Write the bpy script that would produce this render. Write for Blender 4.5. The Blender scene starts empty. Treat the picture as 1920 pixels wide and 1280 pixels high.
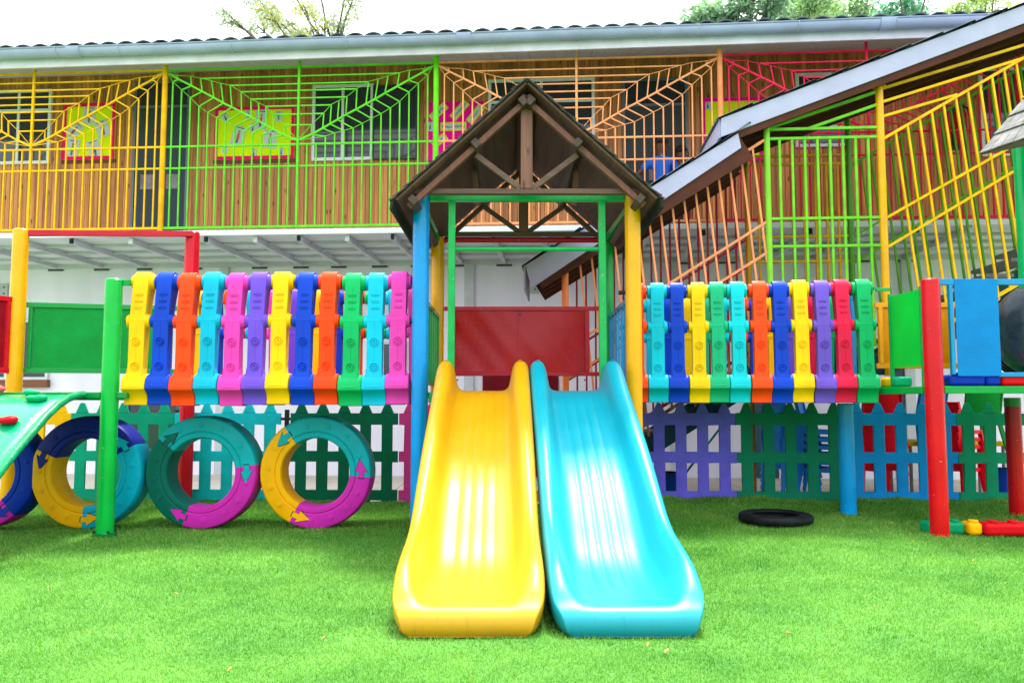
import bpy, bmesh, math, random
import numpy as np
from mathutils import Vector, Matrix
random.seed(7); np.random.seed(7)
R = math.radians
SC = bpy.context.scene
COL = SC.collection

# ------------------------------------------------------------------ camera, sky, sun, exposure
FPX = 1493.0
PITCH = math.atan(110 / FPX)
CAMZ = 1.1
cd = bpy.data.cameras.new('camera'); cam = bpy.data.objects.new('camera', cd); COL.objects.link(cam)
cam.location = (0, 0, CAMZ); cam.rotation_euler = (math.pi/2 + PITCH, 0, 0)
cd.sensor_width = 36; cd.lens = FPX/1920*36; cd.clip_end = 500; cd.clip_start = .05
SC.camera = cam
SUN_EL, SUN_AZ = R(70), R(18)           # high behind the school, a little to the right
w = bpy.data.worlds.new('World'); SC.world = w; w.use_nodes = True
nt = w.node_tree; nt.nodes.clear()
sky = nt.nodes.new('ShaderNodeTexSky'); sky.sky_type = 'NISHITA'; sky.sun_disc = False
sky.sun_elevation = SUN_EL; sky.sun_rotation = SUN_AZ; sky.air_density = 1.0; sky.dust_density = 4.0
hsv = nt.nodes.new('ShaderNodeHueSaturation'); hsv.inputs['Saturation'].default_value = .35; hsv.inputs['Value'].default_value = 1.0
bg1 = nt.nodes.new('ShaderNodeBackground'); bg1.inputs[1].default_value = .10
bg2 = nt.nodes.new('ShaderNodeBackground'); bg2.inputs[0].default_value = (.97, .985, 1, 1)
# thin overcast: the cloud layer is about three times brighter overhead than at the horizon
tcw = nt.nodes.new('ShaderNodeTexCoord'); sxw = nt.nodes.new('ShaderNodeSeparateXYZ'); mrw = nt.nodes.new('ShaderNodeMapRange')
nt.links.new(tcw.outputs['Generated'], sxw.inputs[0]); nt.links.new(sxw.outputs[2], mrw.inputs[0])
mrw.inputs[1].default_value = 0; mrw.inputs[2].default_value = 1; mrw.inputs[3].default_value = .56; mrw.inputs[4].default_value = 1.25
nt.links.new(mrw.outputs[0], bg2.inputs[1])
add = nt.nodes.new('ShaderNodeAddShader'); out = nt.nodes.new('ShaderNodeOutputWorld')
nt.links.new(sky.outputs[0], hsv.inputs['Color']); nt.links.new(hsv.outputs[0], bg1.inputs[0])
nt.links.new(bg1.outputs[0], add.inputs[0]); nt.links.new(bg2.outputs[0], add.inputs[1]); nt.links.new(add.outputs[0], out.inputs[0])
sd = bpy.data.lights.new('sun', 'SUN'); sd.energy = 3.0; sd.angle = R(9); sd.color = (1, .96, .88)
sun = bpy.data.objects.new('sun', sd); COL.objects.link(sun)
sdir = Vector((math.sin(SUN_AZ)*math.cos(SUN_EL), math.cos(SUN_AZ)*math.cos(SUN_EL), math.sin(SUN_EL)))
sun.rotation_euler = sdir.to_track_quat('Z', 'Y').to_euler(); sun.location = sdir*30
SC.view_settings.view_transform = 'Standard'; SC.view_settings.look = 'None'
SC.view_settings.exposure = 1.28; SC.view_settings.gamma = 1
SC.cycles.max_bounces = 7; SC.cycles.diffuse_bounces = 4; SC.cycles.glossy_bounces = 3; SC.cycles.use_denoising = True

# ------------------------------------------------------------------ measuring helpers
def ray(px, py):
    dx, dy = (px-960)/FPX, (640-py)/FPX
    c, s = math.cos(PITCH), math.sin(PITCH)
    return Vector((dx, c-dy*s, s+dy*c))
def at(px, py, Y):
    d = ray(px, py); t = Y/d.y
    return Vector((d.x*t, Y, CAMZ+d.z*t))
FA = math.atan(.065); YB = 10.2
NV = Vector((math.sin(FA), math.cos(FA), 0)); SV = Vector((math.cos(FA), -math.sin(FA), 0)); FO = Vector((0, YB, 0))
def fp(px, py, n):                      # pixel -> (s, n, z) in the facade's own frame
    d = ray(px, py); C = Vector((0, 0, CAMZ)); t = (n-(C-FO).dot(NV))/d.dot(NV)
    P = C+d*t
    return Vector(((P-FO).dot(SV), n, P.z))

# ------------------------------------------------------------------ mesh builder
class MB:
    def __init__(s): s.v = []; s.f = []
    def add(s, vs, fs):
        o = len(s.v); s.v += [tuple(p) for p in vs]; s.f += [tuple(i+o for i in f) for f in fs]; return s
    def box(s, x0, x1, y0, y1, z0, z1):
        return s.add([(x0,y0,z0),(x1,y0,z0),(x1,y1,z0),(x0,y1,z0),(x0,y0,z1),(x1,y0,z1),(x1,y1,z1),(x0,y1,z1)],
                     [(3,2,1,0),(4,5,6,7),(0,1,5,4),(1,2,6,5),(2,3,7,6),(3,0,4,7)])
    def bar(s, p, q, w, h=None, up=(0,0,1)):
        p, q = Vector(p), Vector(q); h = h or w; d = (q-p).normalized(); u = Vector(up)
        if abs(d.dot(u)) > .95: u = Vector((0,1,0))
        a = d.cross(u).normalized()*w/2; b = a.cross(d).normalized()*h/2
        return s.add([p-a-b,p+a-b,p+a+b,p-a+b,q-a-b,q+a-b,q+a+b,q-a+b],
                     [(3,2,1,0),(4,5,6,7),(0,1,5,4),(1,2,6,5),(2,3,7,6),(3,0,4,7)])
    def tube(s, pts, r, n=16, caps=True, dome=False):
        pts = [Vector(p) for p in pts]; rs = r if isinstance(r, (list, tuple)) else [r]*len(pts)
        o = len(s.v); ref = None; rings = []
        for i, p in enumerate(pts):
            d = (pts[min(i+1,len(pts)-1)]-pts[max(i-1,0)]).normalized()
            if ref is None:
                ref = Vector((0,0,1)) if abs(d.z) < .9 else Vector((0,1,0))
            a = d.cross(ref).normalized(); b = a.cross(d).normalized(); ref = b
            for k in range(n):
                t = 2*math.pi*k/n; s.v.append(tuple(p+a*math.cos(t)*rs[i]+b*math.sin(t)*rs[i]))
        for i in range(len(pts)-1):
            for k in range(n):
                k2 = (k+1) % n; s.f.append((o+i*n+k, o+(i+1)*n+k, o+(i+1)*n+k2, o+i*n+k2))
        if caps:
            s.f.append(tuple(o+k for k in range(n))); e = o+(len(pts)-1)*n; s.f.append(tuple(e+k for k in reversed(range(n))))
        return s
    def prism(s, poly, axis, a, b):      # poly: 2D points in the two other axes (order kept)
        n = len(poly)
        def m(p, t): return {'x': (t,p[0],p[1]), 'y': (p[0],t,p[1]), 'z': (p[0],p[1],t)}[axis]
        vs = [m(p,a) for p in poly]+[m(p,b) for p in poly]
        return s.add(vs, [tuple(range(n)), tuple(range(2*n-1,n-1,-1))]+[(i+n,(i+1)%n+n,(i+1)%n,i) for i in range(n)])
    def grid(s, rows, closed=False):
        o = len(s.v); m = len(rows[0])
        for r_ in rows: s.v += [tuple(p) for p in r_]
        for i in range(len(rows)-1):
            for k in range(m if closed else m-1):
                k2 = (k+1) % m; s.f.append((o+i*m+k, o+i*m+k2, o+(i+1)*m+k2, o+(i+1)*m+k))
        return s
    def mesh(s, name, mat, smooth=False, off=(0,0,0)):
        me = bpy.data.meshes.new(name)
        me.from_pydata([(p[0]-off[0],p[1]-off[1],p[2]-off[2]) for p in s.v], [], s.f)
        bm = bmesh.new(); bm.from_mesh(me); bmesh.ops.recalc_face_normals(bm, faces=bm.faces[:])
        bm.to_mesh(me); bm.free()
        if mat: me.materials.append(mat)
        if smooth:
            me.polygons.foreach_set('use_smooth', [True]*len(me.polygons))
            if smooth != 'all': me.set_sharp_from_angle(angle=R(38))
        return me
    def build(s, name, mat, parent=None, smooth=False, bevel=0, off=None, subsurf=0, label=None):
        if off is None: off = OFF.get(parent.name, (0,0,0)) if parent else (0,0,0)
        o = bpy.data.objects.new(name, s.mesh(name, mat, smooth, off)); COL.objects.link(o)
        if parent: o.parent = parent; OFF[o.name] = off
        if bevel:
            b = o.modifiers.new('bevel','BEVEL'); b.width = bevel; b.segments = 2; b.limit_method = 'ANGLE'; b.angle_limit = R(35)
        if subsurf:
            b = o.modifiers.new('sub','SUBSURF'); b.levels = b.render_levels = subsurf
        if label: o['label'] = label
        return o
OFF = {}
def tag(o, label, cat, group=None, kind=None):
    if label: o['label'] = label
    if cat: o['category'] = cat
    if group: o['group'] = group
    if kind: o['kind'] = kind
    return o
def thing(name, loc, label, cat, group=None, rz=0, local=False):
    o = bpy.data.objects.new(name, None); COL.objects.link(o); o.location = loc; o.rotation_euler = (0,0,rz)
    o.empty_display_size = .1
    OFF[o.name] = (0,0,0) if (local or rz) else tuple(loc)
    return tag(o, label, cat, group)
def structure(o): o['kind'] = 'structure'; return o

# ------------------------------------------------------------------ materials
def lin(c): return tuple((x/255/12.92 if x/255 <= .04045 else ((x/255+.055)/1.055)**2.4) for x in c)+(1,)
MAT = {}
def base(name):
    m = bpy.data.materials.new(name); m.use_nodes = True; n = m.node_tree; b = n.nodes['Principled BSDF']; return m, n, b
def N(n, t, **k):
    x = n.nodes.new(t)
    for a, v in k.items():
        if a in x.inputs.keys(): x.inputs[a].default_value = v
        else: setattr(x, a, v)
    return x
def mixc(n, fac, a, b, mode='MIX'):
    x = n.nodes.new('ShaderNodeMix'); x.data_type = 'RGBA'; x.blend_type = mode
    for s, v in ((0,fac),(6,a),(7,b)):
        if hasattr(v, 'is_output'): n.links.new(v, x.inputs[s])
        else: x.inputs[s].default_value = v
    return x.outputs[2]
def painted(rgb, rough=.3, dirt=.12, bump=.15, scale=6, coat=0.0, chips=0.0, metallic=0, streak=False, spec=.14, scuff=False):
    key = ('p', rgb, rough, dirt, bump, scale, coat, chips, streak, spec, scuff)
    if key in MAT: return MAT[key]
    m, n, b = base('paint_%d_%d_%d' % rgb); c = lin(rgb)
    tc = N(n,'ShaderNodeTexCoord'); src = tc.outputs['Object']
    if streak:
        mp = N(n,'ShaderNodeMapping'); mp.inputs['Scale'].default_value = (1,1,.12); n.links.new(src, mp.inputs[0]); src = mp.outputs[0]
    no = N(n,'ShaderNodeTexNoise', Scale=scale, Detail=6.0, Roughness=.62); n.links.new(src, no.inputs['Vector'])
    cr = N(n,'ShaderNodeValToRGB'); cr.color_ramp.elements[0].position = .35; cr.color_ramp.elements[1].position = .7
    n.links.new(no.outputs['Fac'], cr.inputs[0])
    dark = tuple(x*(1-dirt*2.2) for x in c[:3])+(1,)
    col = mixc(n, cr.outputs[0], dark, c)
    if chips:
        n2 = N(n,'ShaderNodeTexNoise', Scale=scale*9, Detail=4.0, Roughness=.7); n.links.new(tc.outputs['Object'], n2.inputs['Vector'])
        c2 = N(n,'ShaderNodeValToRGB'); c2.color_ramp.elements[0].position = .70-chips*.1; c2.color_ramp.elements[1].position = .72-chips*.1
        n.links.new(n2.outputs['Fac'], c2.inputs[0])
        col = mixc(n, c2.outputs[0], col, (.55,.5,.45,1))
    if scuff:                            # dirt rubbed in along the slide, fine scratches
        ms_ = N(n,'ShaderNodeMapping'); ms_.inputs['Scale'].default_value = (26,1.1,2.0); n.links.new(tc.outputs['Object'], ms_.inputs[0])
        n3 = N(n,'ShaderNodeTexNoise', Scale=2.0, Detail=8.0, Roughness=.7); n.links.new(ms_.outputs[0], n3.inputs['Vector'])
        c3 = N(n,'ShaderNodeValToRGB'); c3.color_ramp.elements[0].position = .56; c3.color_ramp.elements[1].position = .78
        n.links.new(n3.outputs['Fac'], c3.inputs[0])
        f3 = N(n,'ShaderNodeMath', operation='MULTIPLY'); n.links.new(c3.outputs[0], f3.inputs[0]); f3.inputs[1].default_value = .6
        col = mixc(n, f3.outputs[0], col, tuple(x*.45 for x in c[:3])+(1,))
        sx3 = N(n,'ShaderNodeSeparateXYZ'); n.links.new(tc.outputs['Object'], sx3.inputs[0])
        m3 = N(n,'ShaderNodeMapRange'); m3.inputs[1].default_value = .12; m3.inputs[2].default_value = .0; m3.inputs[3].default_value = 0; m3.inputs[4].default_value = 1.1
        n.links.new(sx3.outputs[2], m3.inputs[0]); m4 = N(n,'ShaderNodeMath', operation='MULTIPLY'); n.links.new(m3.outputs[0], m4.inputs[0]); n.links.new(no.outputs['Fac'], m4.inputs[1])
        col = mixc(n, m4.outputs[0], col, tuple(x*.5+.02 for x in c[:3])+(1,))  # colour gets darker towards the ground, varied by the noise
    n.links.new(col, b.inputs['Base Color'])
    mr = N(n,'ShaderNodeMapRange'); mr.inputs[3].default_value = rough*.8; mr.inputs[4].default_value = min(1,rough*1.35)
    n.links.new(no.outputs['Fac'], mr.inputs[0]); n.links.new(mr.outputs[0], b.inputs['Roughness'])
    nb = N(n,'ShaderNodeTexNoise', Scale=45.0, Detail=3.0); n.links.new(tc.outputs['Object'], nb.inputs['Vector'])
    bp = N(n,'ShaderNodeBump', Strength=bump, Distance=.006); n.links.new(nb.outputs['Fac'], bp.inputs['Height']); n.links.new(bp.outputs[0], b.inputs['Normal'])
    b.inputs['Specular IOR Level'].default_value = spec
    b.inputs['Coat Weight'].default_value = coat; b.inputs['Coat Roughness'].default_value = .12; b.inputs['Metallic'].default_value = metallic
    MAT[key] = m; return m
def plastic(rgb): return painted(rgb, .42, .09, .12, 4)
def gloss(rgb): return painted(rgb, .2, .08, .12, 5, coat=.12, chips=.05, spec=.22)
def bars_m(rgb): return painted(rgb, .4, .15, .2, 5)
def woodm(rgb, rgb2, axis='z', board=0, rough=.6, name='wood', knots=True):
    m, n, b = base(name); tc = N(n,'ShaderNodeTexCoord')
    mp = N(n,'ShaderNodeMapping'); sc = {'x':(.5,9,9),'y':(9,.5,9),'z':(9,9,.5)}[axis]; mp.inputs['Scale'].default_value = sc
    n.links.new(tc.outputs['Object'], mp.inputs[0])
    vec = mp.outputs[0]; bv = None
    if board:
        sx = N(n,'ShaderNodeSeparateXYZ'); n.links.new(tc.outputs['Object'], sx.inputs[0])
        d = N(n,'ShaderNodeMath', operation='DIVIDE'); n.links.new(sx.outputs[0], d.inputs[0]); d.inputs[1].default_value = board
        fl = N(n,'ShaderNodeMath', operation='FLOOR'); n.links.new(d.outputs[0], fl.inputs[0])
        wn = N(n,'ShaderNodeTexWhiteNoise', noise_dimensions='1D'); n.links.new(fl.outputs[0], wn.inputs['W'])
        bv = wn.outputs['Value']
        ad = N(n,'ShaderNodeVectorMath', operation='MULTIPLY_ADD'); n.links.new(wn.outputs['Color'], ad.inputs[0]); ad.inputs[1].default_value = (30,30,30)
        n.links.new(mp.outputs[0], ad.inputs[2]); vec = ad.outputs[0]
    no = N(n,'ShaderNodeTexNoise', Scale=1.6, Detail=7.0, Roughness=.65, Distortion=.9); n.links.new(vec, no.inputs['Vector'])
    cr = N(n,'ShaderNodeValToRGB'); cr.color_ramp.elements[0].position = .3; cr.color_ramp.elements[1].position = .72
    cr.color_ramp.elements[0].color = lin(rgb2); cr.color_ramp.elements[1].color = lin(rgb); n.links.new(no.outputs['Fac'], cr.inputs[0])
    col = cr.outputs[0]
    if bv:
        h = N(n,'ShaderNodeMapRange'); h.inputs[3].default_value = .62; h.inputs[4].default_value = 1.18; n.links.new(bv, h.inputs[0])
        g = N(n,'ShaderNodeHueSaturation'); n.links.new(h.outputs[0], g.inputs['Value']); n.links.new(col, g.inputs['Color']); col = g.outputs[0]
    if knots:
        m2 = N(n,'ShaderNodeMapping'); m2.inputs['Scale'].default_value = (9,9,3.2) if axis=='z' else (3.2,9,9); n.links.new(tc.outputs['Object'], m2.inputs[0])
        vo = N(n,'ShaderNodeTexVoronoi', Scale=1.0); n.links.new(m2.outputs[0], vo.inputs['Vector'])
        c2 = N(n,'ShaderNodeValToRGB'); c2.color_ramp.elements[0].position = .07; c2.color_ramp.elements[1].position = .17
        n.links.new(vo.outputs['Distance'], c2.inputs[0])
        col = mixc(n, c2.outputs[0], tuple(x*.35 for x in lin(rgb2)[:3])+(1,), col)
    n.links.new(col, b.inputs['Base Color']); b.inputs['Roughness'].default_value = rough
    bp = N(n,'ShaderNodeBump', Strength=.35, Distance=.004); n.links.new(no.outputs['Fac'], bp.inputs['Height']); n.links.new(bp.outputs[0], b.inputs['Normal'])
    return m
def simple(name, rgb, rough=.6, metallic=0, emit=0):
    if name in MAT: return MAT[name]
    m, n, b = base(name); b.inputs['Base Color'].default_value = lin(rgb); b.inputs['Roughness'].default_value = rough
    b.inputs['Metallic'].default_value = metallic; MAT[name] = m; return m

YEL=(250,186,0); SLY=(204,152,0); CYN=(0,196,222); SLC=(0,152,172); GRN=(0,160,72); BRG=(0,185,60); RED=(205,8,30); BLU=(0,140,215)
P = {'yellow':(245,190,0),'blue':(0,62,190),'orange':(250,70,12),'cyan':(0,176,216),'pink':(222,62,175),'purple':(108,76,198),
     'green':(0,165,98),'teal':(0,180,190),'crimson':(215,22,66),'aqua':(0,190,205),'mint':(22,170,122)}
wall_m = painted((232,232,246), .7, .05, .3, 2.2, streak=True)
white_m = painted((215,222,230), .5, .06, .1, 3)
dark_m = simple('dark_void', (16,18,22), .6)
black_plastic = painted((22,26,32), .38, .2, .3, 8)
glass_m, _n, _b = base('window_glass'); _b.inputs['Base Color'].default_value = (.022,.03,.042,1); _b.inputs['Roughness'].default_value = .08; _b.inputs['Specular IOR Level'].default_value = .6

# ------------------------------------------------------------------ ground: turf, pavement
def sm(t): t = np.clip(t,0,1); return t*t*(3-2*t)
def gh(x, y):                            # height of the turf
    x = np.asarray(x, float); y = np.asarray(y, float)
    h = .010*np.sin(x*1.3+y*.7)+.007*np.sin(x*2.9-y*2.1+1)+.004*np.sin(x*6.1+y*5.3)
    h = h*sm((y-1)/1.5)
    fy = 8.48-.035*x
    ed = 8.06-.035*x+.03*np.sin(x*3.1)+.02*np.sin(x*7.7)
    mr = sm((x-1.25)/.1)*sm((5.42-x)/.12)*.085 + sm((-.4-x)/.2)*.04
    h = h + mr*sm((y-ed)/.16)*(1+.15*np.sin(x*5+1.3)+.1*np.sin(x*13))
    for (cx,cy,r,a) in ((3.43,6.5,.2,.03),(3.2,7.7,.16,.03),(-3.31,6.5,.15,.02),(4.88,7.75,.18,.03)):
        h = h + a*np.exp(-((x-cx)**2+(y-cy)**2)/(2*(r*.6)**2))
    return h
def turf_material(blades):
    m, n, b = base('turf_blades' if blades else 'turf_backing')
    tc = N(n,'ShaderNodeTexCoord')
    no = N(n,'ShaderNodeTexNoise', Scale=1.1, Detail=7.0, Roughness=.68, Distortion=.4); n.links.new(tc.outputs['Object'], no.inputs['Vector'])
    cr = N(n,'ShaderNodeValToRGB'); e = cr.color_ramp.elements; e[0].position = .33; e[1].position = .70
    if blades:
        e[0].color = (.085,.315,.022,1); e[1].color = (.27,.545,.075,1)
    else:
        e[0].color = (.03,.14,.010,1); e[1].color = (.06,.22,.016,1)
    n.links.new(no.outputs['Fac'], cr.inputs[0]); col = cr.outputs[0]
    if blades:
        a = N(n,'ShaderNodeAttribute', attribute_name='tint'); g = N(n,'ShaderNodeValToRGB'); ge = g.color_ramp.elements
        ge[0].position = 0; ge[0].color = (.40,.60,.5,1); ge[1].position = 1; ge[1].color = (1.9,1.35,3.0,1)
        g.color_ramp.elements.new(.55).color = (1,1,1,1)
        n.links.new(a.outputs['Fac'], g.inputs[0]); col = mixc(n, 1.0, col, g.outputs[0], 'MULTIPLY')
        b.inputs['Roughness'].default_value = .42
        tr = N(n,'ShaderNodeBsdfTranslucent'); n.links.new(col, tr.inputs[0])
        ms = N(n,'ShaderNodeMixShader', Fac=.35); n.links.new(b.outputs[0], ms.inputs[1]); n.links.new(tr.outputs[0], ms.inputs[2])
        n.links.new(ms.outputs[0], n.nodes['Material Output'].inputs[0])
    else: b.inputs['Roughness'].default_value = .9
    n.links.new(col, b.inputs['Base Color'])
    return m
def ground_sheet():
    xs = np.concatenate([np.arange(-40,-7,3), np.arange(-7,7.001,.07), np.arange(10,41,3)])
    ys = np.concatenate([np.arange(-30,1,3), np.arange(1,7.7,.12), np.arange(7.7,8.62,.04)])
    X, Y = np.meshgrid(xs, ys); Z = gh(X, Y)-.004
    Y = np.where(Y > 8.55, 8.60-.035*np.clip(X,-8,8), Y)
    m = MB(); m.grid([[ (X[i,j],Y[i,j],Z[i,j]) for j in range(len(xs))] for i in range(len(ys))])
    o = m.build('lawn', turf_material(False), smooth='all'); structure(o)
    o['label'] = 'bright green artificial turf lawn under the playground'
ground_sheet()
def grass():
    V = []; T = []
    def scatter(y0, y1, dens, L, W, margin=.9):
        xm = lambda y: .67*y+margin
        area = (y1-y0)*2*xm(y1); k = int(area*dens)
        x = np.random.uniform(-xm(y1), xm(y1), k); y = np.random.uniform(y0, y1, k)
        ok = np.abs(x) < xm(y); x = x[ok]; y = y[ok]; k = len(x)
        z = gh(x, y); a = np.random.uniform(0, 2*np.pi, k); l = L*np.random.uniform(.6, 1.25, k); lean = np.random.uniform(.1, .95, k)
        b = np.random.uniform(0, 2*np.pi, k)
        wv = np.stack([np.cos(a), np.sin(a), np.zeros(k)], 1)*(W*np.random.uniform(.7,1.3,k))[:,None]
        p = np.stack([x, y, z-.004], 1)
        # combed slightly towards the viewer
        tip = p+np.stack([np.cos(b)*lean*l, np.sin(b)*lean*l-.35*l, l*np.sqrt(np.clip(1.1-lean**2,.15,1))], 1)
        V.append(np.stack([p-wv, p+wv, tip], 1).reshape(-1,3)); T.append(np.random.rand(k))
    scatter(2.3, 3.6, 19000, .019, .0016)
    scatter(3.6, 5.2, 11000, .021, .0021)
    scatter(5.2, 7.0, 7500, .024, .0027)
    scatter(7.0, 8.52, 7000, .030, .0034)
    V = np.concatenate(V); T = np.concatenate(T); k = len(T)
    me = bpy.data.meshes.new('grass'); me.vertices.add(3*k); me.vertices.foreach_set('co', V.ravel())
    me.loops.add(3*k); me.loops.foreach_set('vertex_index', np.arange(3*k)); me.polygons.add(k)
    me.polygons.foreach_set('loop_start', np.arange(0,3*k,3)); me.polygons.foreach_set('loop_total', np.full(k,3))
    at_ = me.attributes.new('tint','FLOAT','FACE'); at_.data.foreach_set('value', T)
    me.update(); me.materials.append(turf_material(True))
    o = bpy.data.objects.new('grass', me); COL.objects.link(o); tag(o, 'short green artificial grass blades of the turf', 'grass', kind='stuff')
grass()
def pavement():
    m, n, b = base('concrete'); tc = N(n,'ShaderNodeTexCoord')
    no = N(n,'ShaderNodeTexNoise', Scale=1.4, Detail=8.0, Roughness=.65); n.links.new(tc.outputs['Object'], no.inputs['Vector'])
    cr = N(n,'ShaderNodeValToRGB'); cr.color_ramp.elements[0].color = lin((150,142,130)); cr.color_ramp.elements[1].color = lin((215,208,196)); n.links.new(no.outputs['Fac'], cr.inputs[0])
    n.links.new(cr.outputs[0], b.inputs['Base Color']); b.inputs['Roughness'].default_value = .85
    mb = MB()
    for i in range(-10, 11):
        for j in range(4):
            x0, y0 = i*1.5, 8.3+j*1.5
            mb.box(x0+.004, x0+1.496, y0+.004, y0+1.496, -.12, -.045)
    o = mb.build('pavement', m, bevel=.006); structure(o)
    o2 = MB().box(-60,60,8.3,60,-.4,-.06).build('ground', m); structure(o2)
pavement()

# ------------------------------------------------------------------ school building
bld = thing('school_building', FO, 'two storey school building with a timber upper floor behind a caged balcony', 'building', rz=-FA)
NU, NL = 1.2, 1.9                         # upper and lower wall planes
zslab = fp(305, 434, 0).z; zslab0 = fp(305, 444, 0).z
S0, S1 = -10.5, 10.5
def upper_wall():
    m = woodm((226,154,84), (160,92,44), 'z', .066, name='cedar_boards', rough=.5)
    bw = .066; mb = MB(); z0, z1 = zslab, 6.45; i0, i1 = int(S0/bw), int(S1/bw)
    rows = [[], []]
    for i in range(i0, i1):
        x = i*bw
        for dx, dy in ((0,.012),(.004,.0),(bw-.004,.0),(bw-.0001,.012)):
            rows[0].append((x+dx, NU+dy, z0)); rows[1].append((x+dx, NU+dy, z1))
    mb.grid(rows); mb.box(S0, S1, NU+.05, NU+.2, z0, z1)
    mb.build('upper_wall', m, bld)
upper_wall()
lw = MB().box(S0, S1, NL, NL+.25, -.3, zslab0-.02)
lw.build('lower_wall', wall_m, bld)
# slab, beams, gutter, fascia, ceiling, roof
MB().box(S0, S1, -.04, NU+.3, zslab0, zslab).build('balcony_slab', white_m, bld, bevel=.004)
soff = MB().box(S0, S1, .3, NL, zslab0+.001, zslab0+.03)
MB().box(S0, S1, NU+.3, NL+.2, zslab0-.02, zslab).build('slab_rear', white_m, bld)
steel_grey = painted((200,206,212), .5, .08, .1, 4)
bx = S0+.3; i = 0
for pxb in (134, 243, 386, 477, 560, 650, 736, 830, 925, 1020, 1115, 1215, 1320, 1420, 1520, 1620, 1720, 1820, 40, -60):
    s = fp(pxb, 447, 0.0).x
    b_ = MB().box(s-.03, s+.03, .02, NL-.01, zslab0-.085, zslab0-.0005).build('floor_beam', steel_grey, bld, bevel=.004)
    if i % 2 == 0:
        MB().box(s-.022, s+.022, -.012, .019, zslab0-.075, zslab0-.01).build('beam_cap', black_plastic, b_)
    MB().box(s-.12, s+.12, NL-.03, NL-.004, zslab0-.125, zslab0-.095).build('beam_bracket', simple('dark_steel',(60,62,66),.5), b_)
    i += 1
for k, nn in enumerate((.45, .95, 1.45)):
    MB().box(S0, S1, nn-.02, nn+.02, zslab0-.04, zslab0-.002).build('floor_joist', steel_grey, bld)
zwb = fp(400, 490, NL).z
MB().box(S0, S1, NL-.035, NL-.001, zwb-.10, zwb).build('wall_band', steel_grey, bld, bevel=.006)
for pxp in (-30, 420, 880, 1262, 1700):
    s = fp(pxp, 600, NL).x
    MB().box(s-.075, s+.075, NL-.06, NL-.0005, -.08, zwb-.101).build('wall_pilaster', steel_grey, bld, bevel=.006)
NG = -.24
zso = fp(640, 114, NG).z
zgt = fp(640, 79, NG-.12).z; zgb = fp(640, 97, NG-.12).z
gr_r = (zgt-zgb)*.62
MB().box(S0, S1, NG, NG+.03, zso, zgt+.06).build('fascia_board', painted((232,226,244), .55, .10, .2, 3), bld, bevel=.004)
gm = painted((170,180,216), .3, .1, .1, 2.5, coat=.2, streak=False)
def gutter():
    prof = [(NG-.002-gr_r*1.0+gr_r*math.cos(t), zgt-gr_r*math.sin(t)*1.25) for t in np.linspace(0, math.pi, 15)]
    prof = [(NG-.004, zgt)]+prof[1:-1]+[(NG-2*gr_r-.002, zgt), (NG-2*gr_r-.014, zgt+.006), (NG-2*gr_r-.012, zgt-.012)]
    xs = np.arange(S0, S1+.01, 1.0)
    mb = MB(); mb.grid([[(x, p[0], p[1]+.004*math.sin(x*1.7)) for p in prof] for x in xs])
    g = mb.build('gutter', gm, bld, smooth=True)
    so = g.modifiers.new('s','SOLIDIFY'); so.thickness = .004
    for pxg in (108, 225, 435, 650, 842, 1085, 1310, 1497, 1680, 1850, -20):
        s = fp(pxg, 100, NG-.1).x; b = MB()
        pts = [(s+.0, NG-gr_r-.002+(gr_r+.006)*math.cos(t), zgt-(gr_r*1.25+.006)*math.sin(t)) for t in np.linspace(.25, math.pi+.0, 12)]
        for a_, c_ in zip(pts, pts[1:]): b.bar(a_, c_, .022, .006, up=(1,0,0))
        b.build('gutter_bracket', painted((190,196,202),.4,.1,.1,5), g)
    for pxg in (140, 870, 1665):
        s = fp(pxg, 100, NG-.1).x; b = MB()
        pts = [(NG-gr_r-.002+(gr_r+.012)*math.cos(t), zgt-(gr_r*1.25+.012)*math.sin(t)) for t in np.linspace(.1, math.pi+.0, 14)]
        b.grid([[(s+dx, p[0], p[1]) for p in pts] for dx in (-.09,-.075,-.05,.05,.075,.09)])
        b.build('gutter_joint', gm, g, smooth=True)
gutter()
SL = math.tan(R(19))
zc = zso+.0
MB().prism([(NG+.031, zc+.02), (NU+.4, zc+.02+SL*(NU+.4-NG)), (NU+.4, zc+.05+SL*(NU+.4-NG)), (NG+.031, zc+.05)], 'x', S0, S1).build('balcony_ceiling', painted((196,200,206), .6, .08, .1, 3), bld)
# ceiling board joints (each board a thin lath below the ceiling)
lath = MB()
for k in range(int((S1-S0)/.17)):
    x = S0+k*.17
    lath.prism([(NG+.04, zc+.012), (NU-.0, zc+.012+SL*(NU-NG-.04)), (NU-.0, zc+.019+SL*(NU-NG-.04)), (NG+.04, zc+.019)], 'x', x+.004, x+.166)
lath.build('ceiling_board', painted((206,210,218), .6, .06, .1, 3), bld)
def roof():
    per = .235; xs = np.arange(S0-.1, S1+.1, per/10); rows = []
    for y in np.arange(NG-.16, 7, .36):
        for dy, dz in ((0,0),(.33,-.006),(.34,.02)) :
            yy = y+dy
            rows.append([(x, yy, zgt+.03+(yy-NG)*SL*.85+dz*.8+.05*abs(math.sin(math.pi*x/per))**.8) for x in xs])
    m = painted((88,96,106), .45, .2, .3, 6)
    mb = MB(); mb.grid(rows); r_ = mb.build('roof', m, bld, smooth=True)
    so = r_.modifiers.new('s','SOLIDIFY'); so.thickness = .02; so.offset = -1
    MB().box(S0, S1, 6.9, 7.1, zgt, zgt+.03+7.1*SL).build('ridge_wall', wall_m, bld)
roof()
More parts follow.
